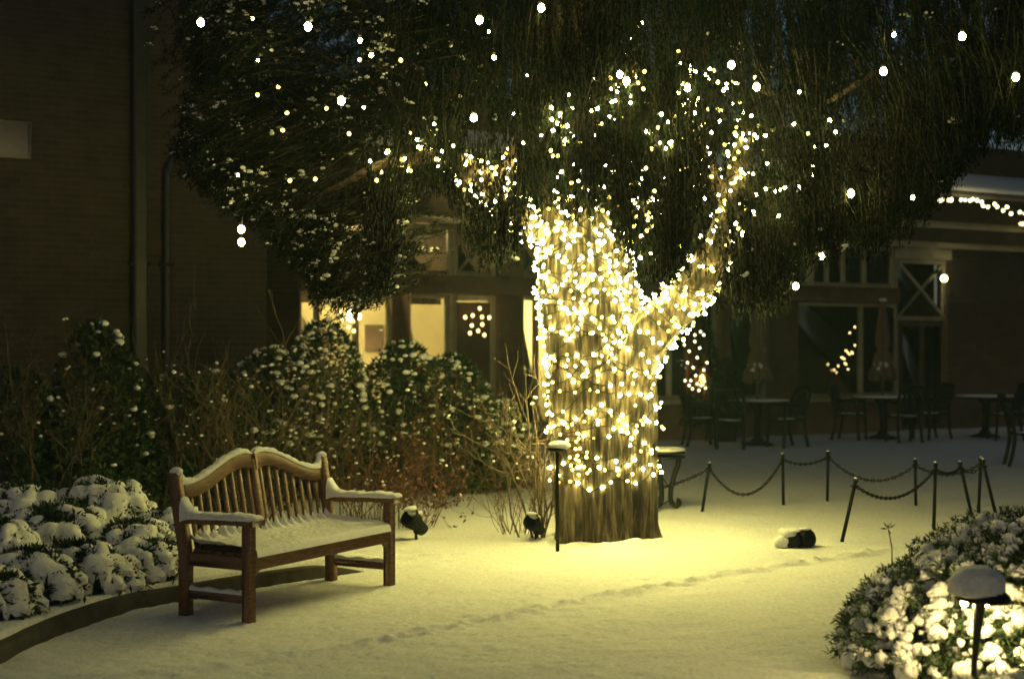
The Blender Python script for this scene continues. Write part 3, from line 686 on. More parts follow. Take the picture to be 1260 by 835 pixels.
# hanging foliage: strands along drooping twigs, in the volume the boughs fill
low_px = [150,190,215,240,290,330,352,372,388,412,440,470,486,500,520,540,556,572,600,628,640,655,690,720,745,765,785,815,845,862,880,905,930,960,985,1010,1060,1105,1150,1190,1230,1300]
low_py = [60,120,215,235,270,302,330,345,392,402,388,372,330,318,262,236,250,330,345,335,318,258,262,282,258,330,352,358,345,318,382,402,408,395,352,332,338,310,262,215,190,180]
def lowline(px): return np.interp(px, low_px, low_py)
gaps = [(602,230,44,48),(527,172,34,28),(522,262,40,40),(486,186,22,13),(884,296,34,64),(896,272,18,26),(1006,334,30,22),(1140,345,30,20),(1087,98,16,18),(380,40,14,14)]
def gx_ok(a, b): return a > 650
m = MB(); tw = MB(); snowpos = []
NC = 1600                                                       # boughs, each a sheaf of drooping sprays
for ci in range(NC):
    cpx = rng.uniform(222, 1310); cD = rng.uniform(9.3, 13.4); lim = lowline(cpx)
    if ci < NC*.22: cy_ = lim-rng.random()*30-10
    elif ci > NC*.972: cpx = rng.uniform(648, 868); cy_ = rng.uniform(120, 275) if cpx < 765 else rng.uniform(170, 345); cD = rng.uniform(9.6, 10.0)
    elif ci > NC*.42: cy_ = rng.uniform(-170, 200); cD = rng.uniform(11.4, 14.6); cy_ = min(cy_, lim-20)
    else: cy_ = lim-30-rng.random()**1.1*(lim+150)
    lim = lowline(cpx)
    if cy_ > lim-70 and cD > 11.6: cD -= 1.9
    if 640 < cpx < 850 and cy_ > 270 and cD > 11.0: cD = 10.1+rng.random()*.7
    leftish = 180 < cpx < 470; ns = int(rng.uniform(7, 15)*(1.25 if leftish else 1)); wd = rng.uniform(.035, .125); sn = rng.random()**3.2*2.0; wd *= 1.7 if cD > 11.4 else 1
    ang0 = rng.random()*6.28
    for _ in range(ns):
        q = cD+rng.normal()*wd*1.2; a = cpx+rng.normal()*wd*FX/cD; b = cy_+rng.normal()*wd*.7*FX/cD-abs(rng.normal())*10
        if b > lowline(a)+4: b = lowline(a)-rng.random()*14
        if any(((a-gx)/gw)**2+((b-20-gy)/gh)**2 < 1 for gx, gy, gw, gh in gaps) and q < 11.9 and not (q < 9.9 and gx_ok(a, b) and rng.random() < .28): continue
        L = rng.uniform(.28, .85) if not leftish else rng.uniform(.22, .55)
        tip = TP(a, b, q); out = np.array([tip[0], tip[1], 0]); out /= np.linalg.norm(out)+.4
        sw = rng.uniform(.0, .22) if not leftish else rng.uniform(.35, 1.4)
        sd_ = np.array([math.cos(ang0), math.sin(ang0), 0])
        top = tip+np.array([0,0,L*(1 if not leftish else rng.uniform(.15, .8))])-out*L*sw+sd_*L*rng.normal()*.25
        t = np.linspace(0, 1, 5)[:,None]; mid = (top+tip)/2+out*L*.10+np.array([0,0,L*.10])
        line = (1-t)**2*top+2*t*(1-t)*mid+t*t*tip
        tw.tube(line, np.linspace(.0045, .0015, 5), 3, cap=False)
        k = int(78*L/.6); s = rng.random(k)*3.999; i0 = s.astype(int); fr = (s-i0)[:,None]; base = line[i0]*(1-fr)+line[i0+1]*fr
        dv = line[i0+1]-line[i0]; dv /= np.linalg.norm(dv, axis=1)[:,None]
        d = dv*(.7 if leftish else .95)+rdir(k)*(.6 if leftish else .42)+np.array([0,0,-.25])
        add_leaves(m, base+rng.normal(size=(k,3))*.012, d, rng.uniform(.018,.055,k), rng.uniform(.005,.012,k))
        if cpx < 600 or cpx > 880 or rng.random() < .1:
            pr_ = .62 if leftish else (.4 if cpx < 600 else .08)
            if rng.random() < pr_*sn:
                i1 = rng.integers(0, 4); nb = rng.integers(1, 7); u = rng.random()
                for w_ in range(nb): snowpos.append(line[i1]*(1-u)+line[i1+1]*u+np.array([0,0,.008])+rng.normal(size=3)*.022*np.array([1,1,.5]))
m.build('crown', M['needle'], tree); tw.build('twigs', M['darktwig'], tree)
snowpos = np.array(snowpos)
s = .004+.012*rng.random(len(snowpos))**2
m = MB(); add_blobs(m, snowpos, np.stack([s*rng.uniform(.9,2.0,len(s)), s, s*.8], -1), 1)
m.build('snow', M['snow'], tree, True)

# ------------------------------------------------------------------ lights
V1, F1 = ICO[1]
def bulb_mesh(name, r, mt, sub=1):
    V, F = ICO[sub]; V = V*np.array([r, r, r*1.18])
    b = MB(); b.add(V, F); o = b.build(name, M[mt], None, True); me = o.data; bpy.data.objects.remove(o); return me
ME = {'bulb': bulb_mesh('bulb', .0128, 'trunkbulb'), 'small': bulb_mesh('small_bulb', .0098, 'trunkbulb'), 'soft': bulb_mesh('soft_bulb', .0118, 'softbulb'), 'big': bulb_mesh('big_bulb', .0115, 'bulb'), 'mid': bulb_mesh('mid_bulb', .0085, 'bulb'), 'globe': bulb_mesh('globe', .022, 'globe', 2), 'star': bulb_mesh('star_bulb', .026, 'star'), 'cool': bulb_mesh('pale_bulb', .016, 'coolbulb'), 'tiny': bulb_mesh('tiny_bulb', .008, 'bulb')}
NB = [0]
def string(label, pts, bulbs, me='bulb', wire_r=.0048, out=None, cat='string lights', group='strings of warm bulbs on the tree', loc=None, name='string_light', jit=.014):
    """pts: the cable in world space; bulbs: indices or positions"""
    pts = np.asarray(pts); o0 = pts.mean(0) if loc is None else np.asarray(loc)
    root = empty(name, o0, 0, label=label, cat=cat, group=group)
    m = MB(); m.tube(pts-o0, wire_r, 4, cap=False); m.build('cable', M['iron'], root)
    for b in bulbs:
        o = bpy.data.objects.new('bulb', ME[('big','soft','soft','mid','mid')[rng.integers(5)] if me == 'mix' else me if me != 'bulb' else ('bulb','small','soft','bulb','big','soft','bulb')[rng.integers(7)]]); C.objects.link(o); o.parent = root
        o.location = tuple(b-o0+rng.normal(size=3)*jit); o.rotation_euler = (rng.normal()*.5, rng.normal()*.5, 0); NB[0] += 1
    return root
T0 = np.array([0.71, TD, 0])
def wrap(label, th0, turns, z0, z1, n, wob, ph, f=2.3, me='bulb'):
    t = np.linspace(0, 1, 420); th = th0+turns*2*math.pi*t
    z = z0+(z1-z0)*t+wob*np.sin(th*f+ph)+.05*np.sin(th*5.3+ph*2)
    pts = tsurf(th, z, .012)+T0
    tb = np.clip((np.arange(n)+.5+rng.normal(size=n)*.22)/n, 0, 1); thb = np.interp(tb, t, th); zb = np.interp(tb, t, z)
    return string(label, pts, tsurf(thb, zb, .030)+T0, me)
wrap('lowest string of bulbs ringing the trunk above its bare dark foot', 3.2, 2.4, .50, .66, 50, .03, .4)
wrap('string of bulbs wound sparsely round the lower half of the trunk', 3.9, 3.2, .70, 1.12, 66, .07, 2.0)
wrap('string of bulbs wound round the middle of the trunk under the fork', 4.4, 3.6, 1.05, 1.52, 74, .09, 1.0)
wrap('string of bulbs running round the trunk at the height of the fork', .3, 3.4, 1.45, 1.85, 78, .08, 3.0)
wrap('dense string of bulbs wound round the upper trunk just above the fork', 1.6, 4.0, 1.7, 2.15, 84, .07, 4.2)
wrap('dense string of bulbs wound round the upper trunk below the hanging boughs', 2.5, 4.2, 2.0, 2.5, 84, .06, 5.1)
wrap('string of bulbs crossing steeply up the trunk face from foot to boughs', 3.3, 2.6, .8, 2.5, 90, .16, .9, 1.6)
wrap('string of bulbs zigzagging up the brightest part of the trunk', .8, 3.0, 1.3, 2.75, 84, .12, 2.7, 1.9)
wrap('dense string of bulbs filling the trunk face between the fork and the hanging boughs', 5.0, 4.6, 1.62, 2.6, 98, .07, 1.3, 2.9)
wrap('string of bulbs packed round the trunk top where it meets the dark boughs', .9, 4.2, 2.25, 2.75, 90, .05, .2)
wrap('string of golden bulbs scattered from the trunk middle to its top', 2.0, 4.4, 1.2, 2.6, 96, .10, 3.9, 2.1, 'soft')
def limb_wrap(label, key, a, b, turns, n, me='bulb', ph=0.0, off=.022):
    c, r = LIMBS[key]; t = np.linspace(a, b, 200); s = t*(len(c)-1)
    ctr = np.stack([np.interp(s, np.arange(len(c)), c[:,q]) for q in range(3)], -1); rr = np.interp(s, np.arange(len(c)), r)
    Tn = np.gradient(ctr, axis=0); Tn /= np.linalg.norm(Tn, axis=1)[:,None]
    A = np.cross(Tn, np.array([0,1.,0])); A /= np.linalg.norm(A, axis=1)[:,None]; B = np.cross(Tn, A)
    ph_ = ph+turns*2*math.pi*np.linspace(0, 1, 200)
    q = (np.cos(ph_)[:,None]*A+np.sin(ph_)[:,None]*B)
    pts = ctr+q*(rr*1.12+.008)[:,None]+T0; pb = ctr+q*(rr*1.12+off)[:,None]+T0
    i = np.clip(((np.arange(n)+.5+rng.normal(size=n)*.25)/n*199).astype(int), 0, 199)
    return string(label, pts, pb[i], me)
limb_wrap('string of bulbs wound thickly round the right stem at the fork', 'right', .16, .44, 7, 96)
limb_wrap('second string of bulbs crossing the right stem at the fork', 'right', .20, .50, 5, 70, ph=2.0)
limb_wrap('string of bulbs on the swelling right side of the trunk below the fork', 'right', .0, .2, 4, 58, ph=.6)
limb_wrap('string of bulbs climbing the leaning right stem into the boughs', 'right', .42, .85, 6, 60, ph=1.0)
limb_wrap('string of bulbs along the bright left limb beside the trunk', 'left', .14, .42, 9, 96)
limb_wrap('string of bulbs on the left limb where it forks into small branches', 'left', .42, .62, 3, 14, ph=1)
limb_wrap('short string of bulbs on the small upright branch of the left limb', 'fork', .0, .42, 5, 34)
limb_wrap('string of bulbs on the thin branch climbing among the right boughs', 'slim', .05, .85, 5, 36)
limb_wrap('string of bulbs on the middle limb rising over the trunk', 'mid', .05, .85, 6, 52)
limb_wrap('string of bulbs on the low left branch with clumped bright bulbs', 'low', .05, .5, 2, 10)
def hang(label, pts, n, me='mix'):
    c = catmull([P(*p) for p in pts], 12); c = c+rng.normal(size=c.shape)*.012
    s = (np.arange(n)+.5+rng.normal(size=n)*.28)/n*(len(c)-1); s = np.clip(s, 0, len(c)-1)
    b = np.stack([np.interp(s, np.arange(len(c)), c[:,q]) for q in range(3)], -1)
    return string(label, c, b+rng.normal(size=b.shape)*np.array([.075,.10,.07]), me, .0025)
hang('vertical string of bulbs hanging at the left side of the bright column over the trunk', [(700,128,9.75),(694,170,9.75),(704,220,9.75),(690,262,9.9),(700,290,10.2)], 40)
hang('string of bulbs looping down through the middle of the boughs over the trunk', [(770,95,9.7),(748,130,9.7),(732,170,9.8),(742,215,10.35),(726,255,10.35),(738,285,10.2)], 40)
hang('string of bulbs hanging over the trunk from the bright pair of bulbs', [(762,92,10.2),(775,150,10.2),(757,190,10.2),(772,240,10.2),(792,280,10.2)], 28)
hang('string of bulbs hanging down the right side of the column over the trunk', [(800,150,9.8),(812,205,9.7),(790,250,9.8),(800,290,10.35),(782,315,10.1)], 30)
hang('short string of bulbs falling left of the trunk top', [(655,258,10.6),(662,280,10.6),(660,305,10.7),(672,330,10.9)], 18)
hang('string of bulbs across the right boughs above the leaning stem', [(852,80,10.35),(880,100,10.35),(908,150,10.35),(902,190,10.35),(912,232,10.35),(904,300,10.2)], 34)
hang('loose string of bulbs in the boughs between trunk and right stem', [(858,110,10.2),(866,190,10.2),(862,250,10.3),(876,280,10.4)], 16)
hang('thin string of scattered bulbs far right in the dark boughs', [(935,225,10.2),(985,235,10.2),(1020,180,10.2),(985,150,10.2)], 7)
hang('string of bulbs on the snowy twigs at the left limb end', [(470,195,9.5),(505,188,9.5),(528,184,9.5),(560,200,9.6),(578,222,9.8)], 11)
hang('string of tiny bulbs in the dark boughs left of the column', [(636,20,9.6),(640,120,9.6),(652,168,9.7),(666,190,9.8)], 5, 'tiny')
hang('string of tiny scattered bulbs in the upper left boughs', [(300,30,9.3),(345,60,9.3),(415,160,9.3),(290,185,9.3)], 4, 'tiny')
def scatter(label, cx_, cy_, w_, h_, D_, n, me='mix'):
    q = np.array([P(cx_+w_*rng.uniform(-1,1), cy_+h_*rng.uniform(-1,1), D_+rng.normal()*.25) for _ in range(n)])
    q = q[np.argsort(q[:,2]+rng.normal(size=n)*.12)]; return string(label, catmull(q, 4), q, me, .0025)
scatter('loose tangle of bulbs scattered through the dark boughs over the trunk', 745, 190, 70, 95, 9.75, 24)
scatter('second loose tangle of bulbs in the boughs just above the right stem', 880, 190, 50, 110, 9.8, 22)
scatter('thinly scattered bulbs in the hanging boughs right of the leaning stem', 975, 190, 60, 90, 9.7, 14, 'small')
scatter('scattered bulbs low in the boughs where trunk and right stem part', 810, 250, 40, 70, 9.9, 20)
scatter('few bulbs scattered in the snowy boughs left of the bright limb', 420, 160, 110, 90, 9.2, 12, 'soft')
# a clump of spare string looped on the trunk beside the stake lamp
cp = []
for k_ in range(7):
    z = .60+k_*.047; thl = np.linspace(-2.35, -1.95, 8)[::(1 if k_ % 2 else -1)]
    cp.append(tsurf(thl, np.full(8, z), .05))
cp = np.concatenate(cp)+T0
string('bright clump of looped spare bulbs on the trunk behind the stake lamp', cp, cp[::3]+np.array([0,-.02,0]), 'soft')
# single globe bulbs hanging among the boughs
GB = 'round bulbs hanging from the boughs'
for px, py, D, lb in [
    (247,28,9.0,'round bulb at the upper left tip of the boughs, against the dark wall top'),
    (379,33,8.8,'large glowing bulb in the upper left boughs, first of three going down right'),
    (457,68,8.8,'glowing bulb in the upper left boughs just right of a paler small one'),
    (420,124,8.8,'glowing bulb above the snowy twigs in the middle of the left boughs'),
    (443,50,9.0,'small bulb close above the glowing one in the upper left boughs'),
    (583,145,9.3,'glowing bulb with a bright halo above the fork of the left limb'),
    (590,25,9.3,'bulb near the top edge, left of centre, over dark boughs'),
    (666,10,9.3,'bulb at the very top edge with a visible twig beside it'),
    (608,71,9.3,'small bulb on a short snowy twig in the dark upper boughs'),
    (763,92,9.6,'upper bulb of the pair at the head of the bright column'),
    (771,100,9.6,'lower bulb of the pair at the head of the bright column'),
    (900,80,9.4,'largest glowing bulb in the upper right boughs over the right stem'),
    (931,107,9.4,'bulb right of and below the largest one in the upper right boughs'),
    (846,108,9.4,'bulb left of the largest one in the upper right boughs'),
    (1047,238,9.4,'glowing bulb low in the dark right boughs with lit sprigs round it'),
    (1087,88,9.2,'bulb over a green lit tuft of foliage in the upper right boughs'),
    (1184,45,9.2,'lone bulb in the dark far upper right'),
    (1250,95,9.2,'bulb at the right picture edge among faintly lit sprigs'),
    (1100,43,9.3,'small dim bulb near the top right of the boughs'),
    (1123,243,9.6,'small bulb just left of the lit eave string')]:
    p = P(px, py, D); small = 'small' in lb
    root = empty('hanging_bulb', p, 0, label=lb, cat='light bulb', group=GB)
    o = bpy.data.objects.new('bulb', ME['bulb' if small else 'globe']); C.objects.link(o); o.parent = root
    m = MB(); m.lathe([(.013,.028),(.014,.05),(.008,.062)], n=10); m.tube([(0,0,.06),(.01,.02,.16),(.03,.10,.30)], .003, 4); m.build('socket', M['iron'], root)
def pair(label, a, b, D, sag=0):
    A, B = P(*a, D), P(*b, D); root = empty('hanging_bulb', A, 0, label=label, cat='light bulb', group=GB)
    for q in (A, B):
        o = bpy.data.objects.new('bulb', ME['globe']); C.objects.link(o); o.parent = root; o.location = tuple(q-A)
    m = MB(); t = np.linspace(0, 1, 9)[:,None]; c = (1-t)*A+t*B-np.array([0,0,1.])*sag*(4*t*(1-t))-A; m.tube(c, .004, 5)
    m.tube([np.zeros(3), np.array([.02,.02,.25]), np.array([.03,.1,.6])], .004, 5); m.build('cable', M['iron'], root)
pair('pair of bulbs on a slack cable under the right boughs', (1011,315), (979,352), 10.6, .03)
pair('pair of bulbs one above the other dangling below the left boughs', (297,282), (297,298), 9.4)
p = P(297, 240, 9.4)
# ------------------------------------------------------------------ stake lamp, floodlights at the trunk, mushroom lamp
p = ong(686, 11.12); S = FX/p[1]
st = empty('stake_lamp', p, 0, label='thin black stake lamp with a snow topped flat cap before the trunk', cat='garden lamp')
m = MB(); m.tube([(0,0,-.05),(0,0,.80)], .015, 10); m.build('post', M['iron'], st, True)
m = MB(); m.lathe([(.02,.775),(.078,.79),(.080,.80),(.02,.82)], n=20); m.build('cap', M['iron'], st)
m = MB(); add_blobs(m, np.array([[0,0,.825]]), np.array([[.092,.08,.040]]), 3); m.build('snow', M['snow'], st, True)
def flood(label, loc, rz, tilt, sc=1.0):
    root = empty('floodlight', loc, rz, label=label, cat='floodlight', group='black ground floodlights')
    r = rotx(tilt); m = MB()
    m.lathe(np.array([(.03,-.12),(.055,-.11),(.062,-.02),(.085,.05),(.092,.11),(.080,.115),(.075,.07)])*sc, (0,0,.14*sc), 20, r); m.build('lamp_head', M['iron'], root, True)
    m = MB(); m.lathe(np.array([(.0,.072),(.075,.072)])*sc, (0,0,.14*sc), 20, r); m.build('lens', M['glass'], root)
    m = MB(); m.tube(np.array([(0,0,-.05),(0,0,.08)])*sc, .014*sc, 8); m.bbox((0,0,.08*sc), (.05*sc,.03*sc,.05*sc)); m.build('stake', M['iron'], root)
    m = MB(); c = np.array([0,0,.14*sc])+r@np.array([0,.0,.02])*sc+np.array([0,0,.075*sc]); add_blobs(m, np.array([c, c+r@np.array([.0,0,.07])*sc]), np.array([[.052,.06,.022],[.055,.05,.022]])*sc, 2); m.build('snow', M['snow'], root, True)
flood('black floodlight tilted up beside the right end of the bench', on(512,664), 2.4, -.9, .95)
flood('small black floodlight between bare twigs left of the trunk foot', on(659,666), 2.6, -1.0, .8)
# a low twin floodlight standing alone in the snow
p = on(983, 672); tw_ = empty('twin_floodlight', p, .25, label='low twin drum floodlight capped with snow alone in the snow right of the trunk', cat='floodlight')
for s in (-1, 1):
    m = MB(); m.lathe([(.0,-.055),(.062,-.05),(.072,-.03),(.072,.04),(.060,.05),(.0,.052)], (s*.062,0,.068), 22, rotz(.3*s)@rotx(R(78))); m.build('lamp_head', M['iron'], tw_, True)
m = MB(); add_blobs(m, np.array([[-.06,.0,.142],[.062,.01,.142],[-.135,.0,.05],[-.10,.01,.115]]), np.array([[.055,.055,.018],[.055,.05,.014],[.04,.06,.055],[.045,.055,.035]]), 2); m.build('snow', M['snow'], tw_, True)
m = MB(); m.tube([(0,0,-.05),(0,0,.07)], .02, 8); m.build('stake', M['iron'], tw_)
# mushroom lamp in the front shrub
D = 6.3; b = P(1203, 815, D); ml = empty('mushroom_lamp', (b[0], b[1], 0), 0, label='lit mushroom shaped path lamp with a thick snow cap among the front shrubs', cat='garden lamp')
m = MB(); m.tube(catmull([(-.02,0,-.05),(-.015,0,.2),(0,0,.36),(.01,0,.49)], 4), np.r_[np.full(5,.014), np.linspace(.014,.03,8)], 12); m.build('stem', M['iron'], ml, True)
m = MB(); m.lathe([(.03,.485),(.118,.478),(.123,.487),(.112,.512),(.07,.540),(.02,.552)], n=36, rot=roty(.05)); m.build('cap', M['iron'], ml, True)
m = MB(); bl, F = BLOB[3]
V = ICO[3][0].copy(); k = fbm(V[:,0]*2.2+5, V[:,1]*2.2+V[:,2], 3); V *= (1+.16*k+.05*fbm(V[:,0]*8, V[:,1]*8+V[:,2]*5, 3))[:,None]
V[:,2] = np.where(V[:,2] > 0, np.abs(V[:,2])**.8, V[:,2]*.25); m.add(V*np.array([.120,.118,.118])+np.array([-.006,0,.520]), ICO[3][1]); m.build('snow', M['snow'], ml, True)
V_, F_ = ICO[2]; m = MB(); m.add(V_*.014+np.array([0,.03,.463])+np.array([.05,0,0]), F_); m.add(V_*.014+np.array([-.05,.03,.463]), F_); m.build('bulb', M['pathbulb'], ml, True)

# ------------------------------------------------------------------ half hidden iron table behind the trunk
p = on(824, 627); it = empty('iron_table', (p[0]-.05, p[1], p[2]), 0, label='round snow topped iron side table with a scrolled leg behind the trunk', cat='table')
m = MB(); m.lathe([(.0,.555),(.20,.555),(.205,.56),(.205,.578),(.0,.58)], n=36); m.lathe([(.18,.505),(.205,.505),(.205,.525),(.18,.525)], n=36); m.build('tabletop', M['castiron'], it)
m = MB(); V = ICO[3][0].copy(); V *= (1+.08*fbm(V[:,0]*3, V[:,1]*3, 2))[:,None]; V[:,2] = np.clip(V[:,2], -.2, .55); m.add(V*np.array([.20,.20,.045])+np.array([0,0,.583]), ICO[3][1]); m.build('snow', M['snow'], it, True)
for a in (0.0, 2.1, 4.2):
    m = MB(); prof = catmull([(.14,0,.52),(.13,0,.44),(.09,0,.32),(.06,0,.18),(.065,0,.08),(.11,0,.035),(.14,0,.055),(.135,0,.085),(.115,0,.09)], 6)
    m.tube(prof@rotz(a-.15).T, np.interp(np.linspace(0,1,len(prof)), [0,.2,.7,1], [.03,.026,.022,.03]), 10); m.build('leg', M['castiron'], it, True)
m = MB(); t = np.linspace(0, 5.2*math.pi/2, 40); r_ = .055*np.exp(-t*.16)
m.tube(np.c_[-.13+r_*np.cos(t+3.1), 0*t-.03, .13+r_*np.sin(t+3.1)], .008, 6); m.tube(catmull([(-.13,-.03,.075),(-.05,-.03,.04),(.06,-.02,.1)], 6), .008, 6); m.tube(catmull([(-.16,0,.5),(-.05,0,.36),(.05,0,.2)],6), .007, 6); m.build('scroll', M['castiron'], it, True)

# ------------------------------------------------------------------ posts and chains
PG = 'leaning chain fence posts'
posts = {}
for key, (tx, ty), (bx, by), lb in [
    ('A',(873,570),(864,630),'fence post leaning right nearest the trunk and iron table'),
    ('B',(963,559),(964,621),'upright snow tipped fence post second from the trunk'),
    ('C',(1019,556),(1018,616),'upright fence post farthest back in the middle of the chain fence'),
    ('D',(1053,590),(1036,667),'nearest fence post, leaning right, beside the front shrub'),
    ('E',(1126,566),(1127,621),'slim upright fence post behind the long front chain'),
    ('F',(1151,570),(1149,650),'upright fence post at the right end of the long front chain'),
    ('G',(1181,569),(1197,638),'fence post leaning left, third from the right end'),
    ('H',(1207,564),(1204,630),'upright fence post second from the right end standing behind its leaning neighbour'),
    ('I',(1209,566),(1227,640),'rightmost fence post, leaning left')]:
    b = on(bx, by); t = P(tx, ty, b[1])-b; posts[key] = b+t
    o = empty('fence_post', b, 0, label=lb, cat='post', group=PG)
    m = MB(); m.tube([-t*.06, t*.97], .0155, 10); m.build('shaft', M['iron'], o, True)
    m = MB(); V_, F_ = ICO[2]; m.add(V_*.022+t*.985, F_); q = t*.9; m.tube([q+np.array([.03*math.cos(a), .03*math.sin(a), 0]) for a in np.linspace(0, 5.6, 9)], .006, 5); m.build('finial', M['iron'], o, True)
    m = MB(); add_blobs(m, np.array([t+np.array([0,0,.012])]), np.array([[.014,.014,.009]]), 1); m.build('snow', M['snow'], o, True)
def chain(label, a, b, sag):
    A, B = (posts[k] if isinstance(k, str) else k for k in (a, b)); dn = np.array([0,0,-.05]); A = A+dn; B = B+dn
    L = np.linalg.norm(A-B); n = int(L/.034); t = np.linspace(0, 1, n)
    c = A[None]*(1-t)[:,None]+B[None]*t[:,None]-np.array([0,0,1.])*(sag*4*t*(1-t))[:,None]
    m = MB(); d = np.gradient(c, axis=0); d /= np.linalg.norm(d, axis=1)[:,None]
    for i in range(n):
        s = np.cross(d[i], [0,0,1.]); s /= np.linalg.norm(s); u = np.cross(s, d[i])
        if i % 2: s, u = u, s
        th = np.arange(10)/10*2*math.pi
        m.tube(c[i]-A+np.cos(th)[:,None]*d[i]*.024+np.sin(th)[:,None]*s*.0115, .0062, 5, closed=True)
    o = m.build('chain', M['chain']); o.location = tuple(A); tag(o, label, 'chain', 'chains sagging between the fence posts')
hid = P(800, 596, 14.2); hid[2] += 0
posts['Z'] = hid
chain('chain running from behind the trunk to the first fence post', 'Z', 'A', .03)
chain('deeply sagging chain between the two fence posts nearest the trunk', 'A', 'B', .30)
chain('short chain rising from the snow tipped post to the farthest post', 'B', 'C', .06)
chain('back chain crossing behind the nearest leaning post', 'C', 'E', .20)
chain('long deeply sagging front chain from the nearest leaning post', 'D', 'F', .17)
chain('shallow chain between the slim post and the right end group', 'E', 'H', .10)
chain('short chain from the front upright post to the left leaning post', 'F', 'G', .045)
chain('shortest chain joining the last two leaning posts', 'G', 'I', .05)

# ------------------------------------------------------------------ terrace furniture
def make_chair():
    r = empty('patio_chair'); mt = M['castiron']
    def bar(name, pts, rad, n=8):
        m = MB(); m.tube(catmull(pts, 4), rad*1.35, n); return m.build(name, mt, r, True)
    for s in (-1, 1):
        bar('leg', [(s*.22,-.22,-.02),(s*.225,-.21,.2),(s*.215,-.20,.44),(s*.23,-.19,.66)], .019)
        bar('leg', [(s*.21,.27,-.02),(s*.205,.21,.25),(s*.20,.20,.45),(s*.215,.25,.70),(s*.20,.32,.90)], .019)
        bar('armrest', [(s*.23,-.22,.655),(s*.25,-.05,.68),(s*.215,.23,.665)], .021)
    m = MB()
    V = np.array([(x*(.235-.02*(y > 0)), -.23+.44*(y+1)/2, .44-.012*math.cos(x*1.5)+z) for z in (-.016, .016) for x in np.linspace(-1,1,7) for y in (-1, 1)])
    for o_ in (0, 14):
        for i in range(6): m.f.append(np.array([[o_+2*i, o_+2*i+1, o_+2*i+3, o_+2*i+2]]))
    for i in range(6): m.f.append(np.array([[2*i, 2*i+2, 16+2*i, 14+2*i],[2*i+1, 2*i+3, 17+2*i, 15+2*i]]))
    m.f.append(np.array([[0,1,15,14],[12,13,27,26]])); m.v.append(V); m.n = 28; m.build('seat', mt, r)
    m = MB(); m.tube(catmull([(-.20,.32,.90),(-.12,.335,.945),(0,.34,.955),(.12,.335,.945),(.20,.32,.90)], 4), .036, 8)
    m.tube([(-.21,.215,.53),(0,.225,.53),(.21,.215,.53)], .016, 6)
    for x in (-.13,-.065,0,.065,.13):
        m.tube(catmull([(x,.22,.53),(x*1.2+.015,.25,.68),(x*.8,.28,.78),(x,.33,.93)], 4), .017, 5)
    for x in (-.10,.10,0): m.tube([(x+.045*math.cos(a), .285+.08*math.sin(a)*.5, .76+.055*math.sin(a)) for a in np.linspace(0, 6.28, 13)], .014, 5)
    m.build('backrest', mt, r, True)
    m = MB(); q = np.stack([rng.uniform(-.17,.17,14), rng.uniform(-.17,.12,14), np.full(14,.452)], -1); add_blobs(m, q, np.tile([[.05,.04,.010]], (14,1)), 1); m.build('snow', M['snow'], r, True)
    return r
proto = make_chair(); first = True
CG = 'dark cast metal patio chairs'
for px, D, rz, lb in [
    (862, 23.2, R(95), 'dark patio chair turned sideways at the left end of the parasol table'),
    (898, 22.6, R(172), 'dark openwork patio chair with its back to the camera at the near table'),
    (968, 22.9, R(-65), 'dark patio chair angled on the right side of the near table'),
    (1046, 24.6, R(60), 'dark patio chair left of the far parasol table under the window'),
    (1112, 24.0, R(-170), 'dark patio chair back to the camera at the far parasol table'),
    (1146, 24.8, R(-70), 'dark patio chair right of the far table in front of the glass door'),
    (1236, 24.6, R(-90), 'dark patio chair by the third table against the plain right wall'),
    (1264, 19.2, R(80), 'patio chair cut off by the right picture edge, nearer than the others')]:
    o = proto if first else copy_tree(proto); first = False
    o.location = tuple(ong(px, D)); o.rotation_euler.z = rz; tag(o, lb, 'chair', CG)
def make_table():
    r = empty('patio_table'); m = MB(); m.lathe([(0,.70),(.50,.70),(.52,.71),(.52,.728),(0,.735)], n=40); m.build('tabletop', M['castiron'], r)
    m = MB(); m.lathe([(.27,0.0),(.26,.03),(.12,.07),(.06,.14),(.045,.4),(.07,.6),(.16,.70)], n=20); m.build('pedestal', M['castiron'], r, True)
    m = MB(); m.lathe([(.515,.733),(.505,.752),(.3,.760),(0,.764)], n=40); m.build('snow', M['snow'], r, True)
    return r
def make_parasol():
    r = empty('closed_parasol'); m = MB(); m.tube([(0,0,.0),(0,0,2.42)], .022, 10); m.lathe([(.0,2.42),(.03,2.43),(.02,2.47),(.0,2.49)], n=10); m.build('pole', M['darktrim'], r, True)
    m = MB(); nz, nt = 22, 48; rows = []
    for i_ in range(nz):
        t = i_/(nz-1); z = 2.40-t*1.35; rr = .035+.13*t**.8+(.03 if t > .9 else 0)-.05*math.exp(-((t-.62)/.06)**2)
        rows.append([((rr*(1+.28*math.cos(8*a+t*2)))*math.cos(a), (rr*(1+.28*math.cos(8*a+t*2)))*math.sin(a), z-.05*math.cos(8*a)*t) for a in np.arange(nt+1)/nt*6.2832])
    m.grid(np.array(rows).reshape(-1,3), nz, nt+1); m.build('canopy', M['canvas'], r, True)
    m = MB(); q = np.array([(.11*math.cos(a), .11*math.sin(a), 1.28+.05*math.sin(3*a)) for a in np.linspace(0,6,9)]); add_blobs(m, q, np.tile([[.055,.05,.045]], (9,1)), 1); add_blobs(m, np.array([[0,0,2.43]]), np.array([[.07,.07,.035]]), 1); m.build('snow', M['snow'], r, True)
    return r
t1, p1 = make_table(), make_parasol()
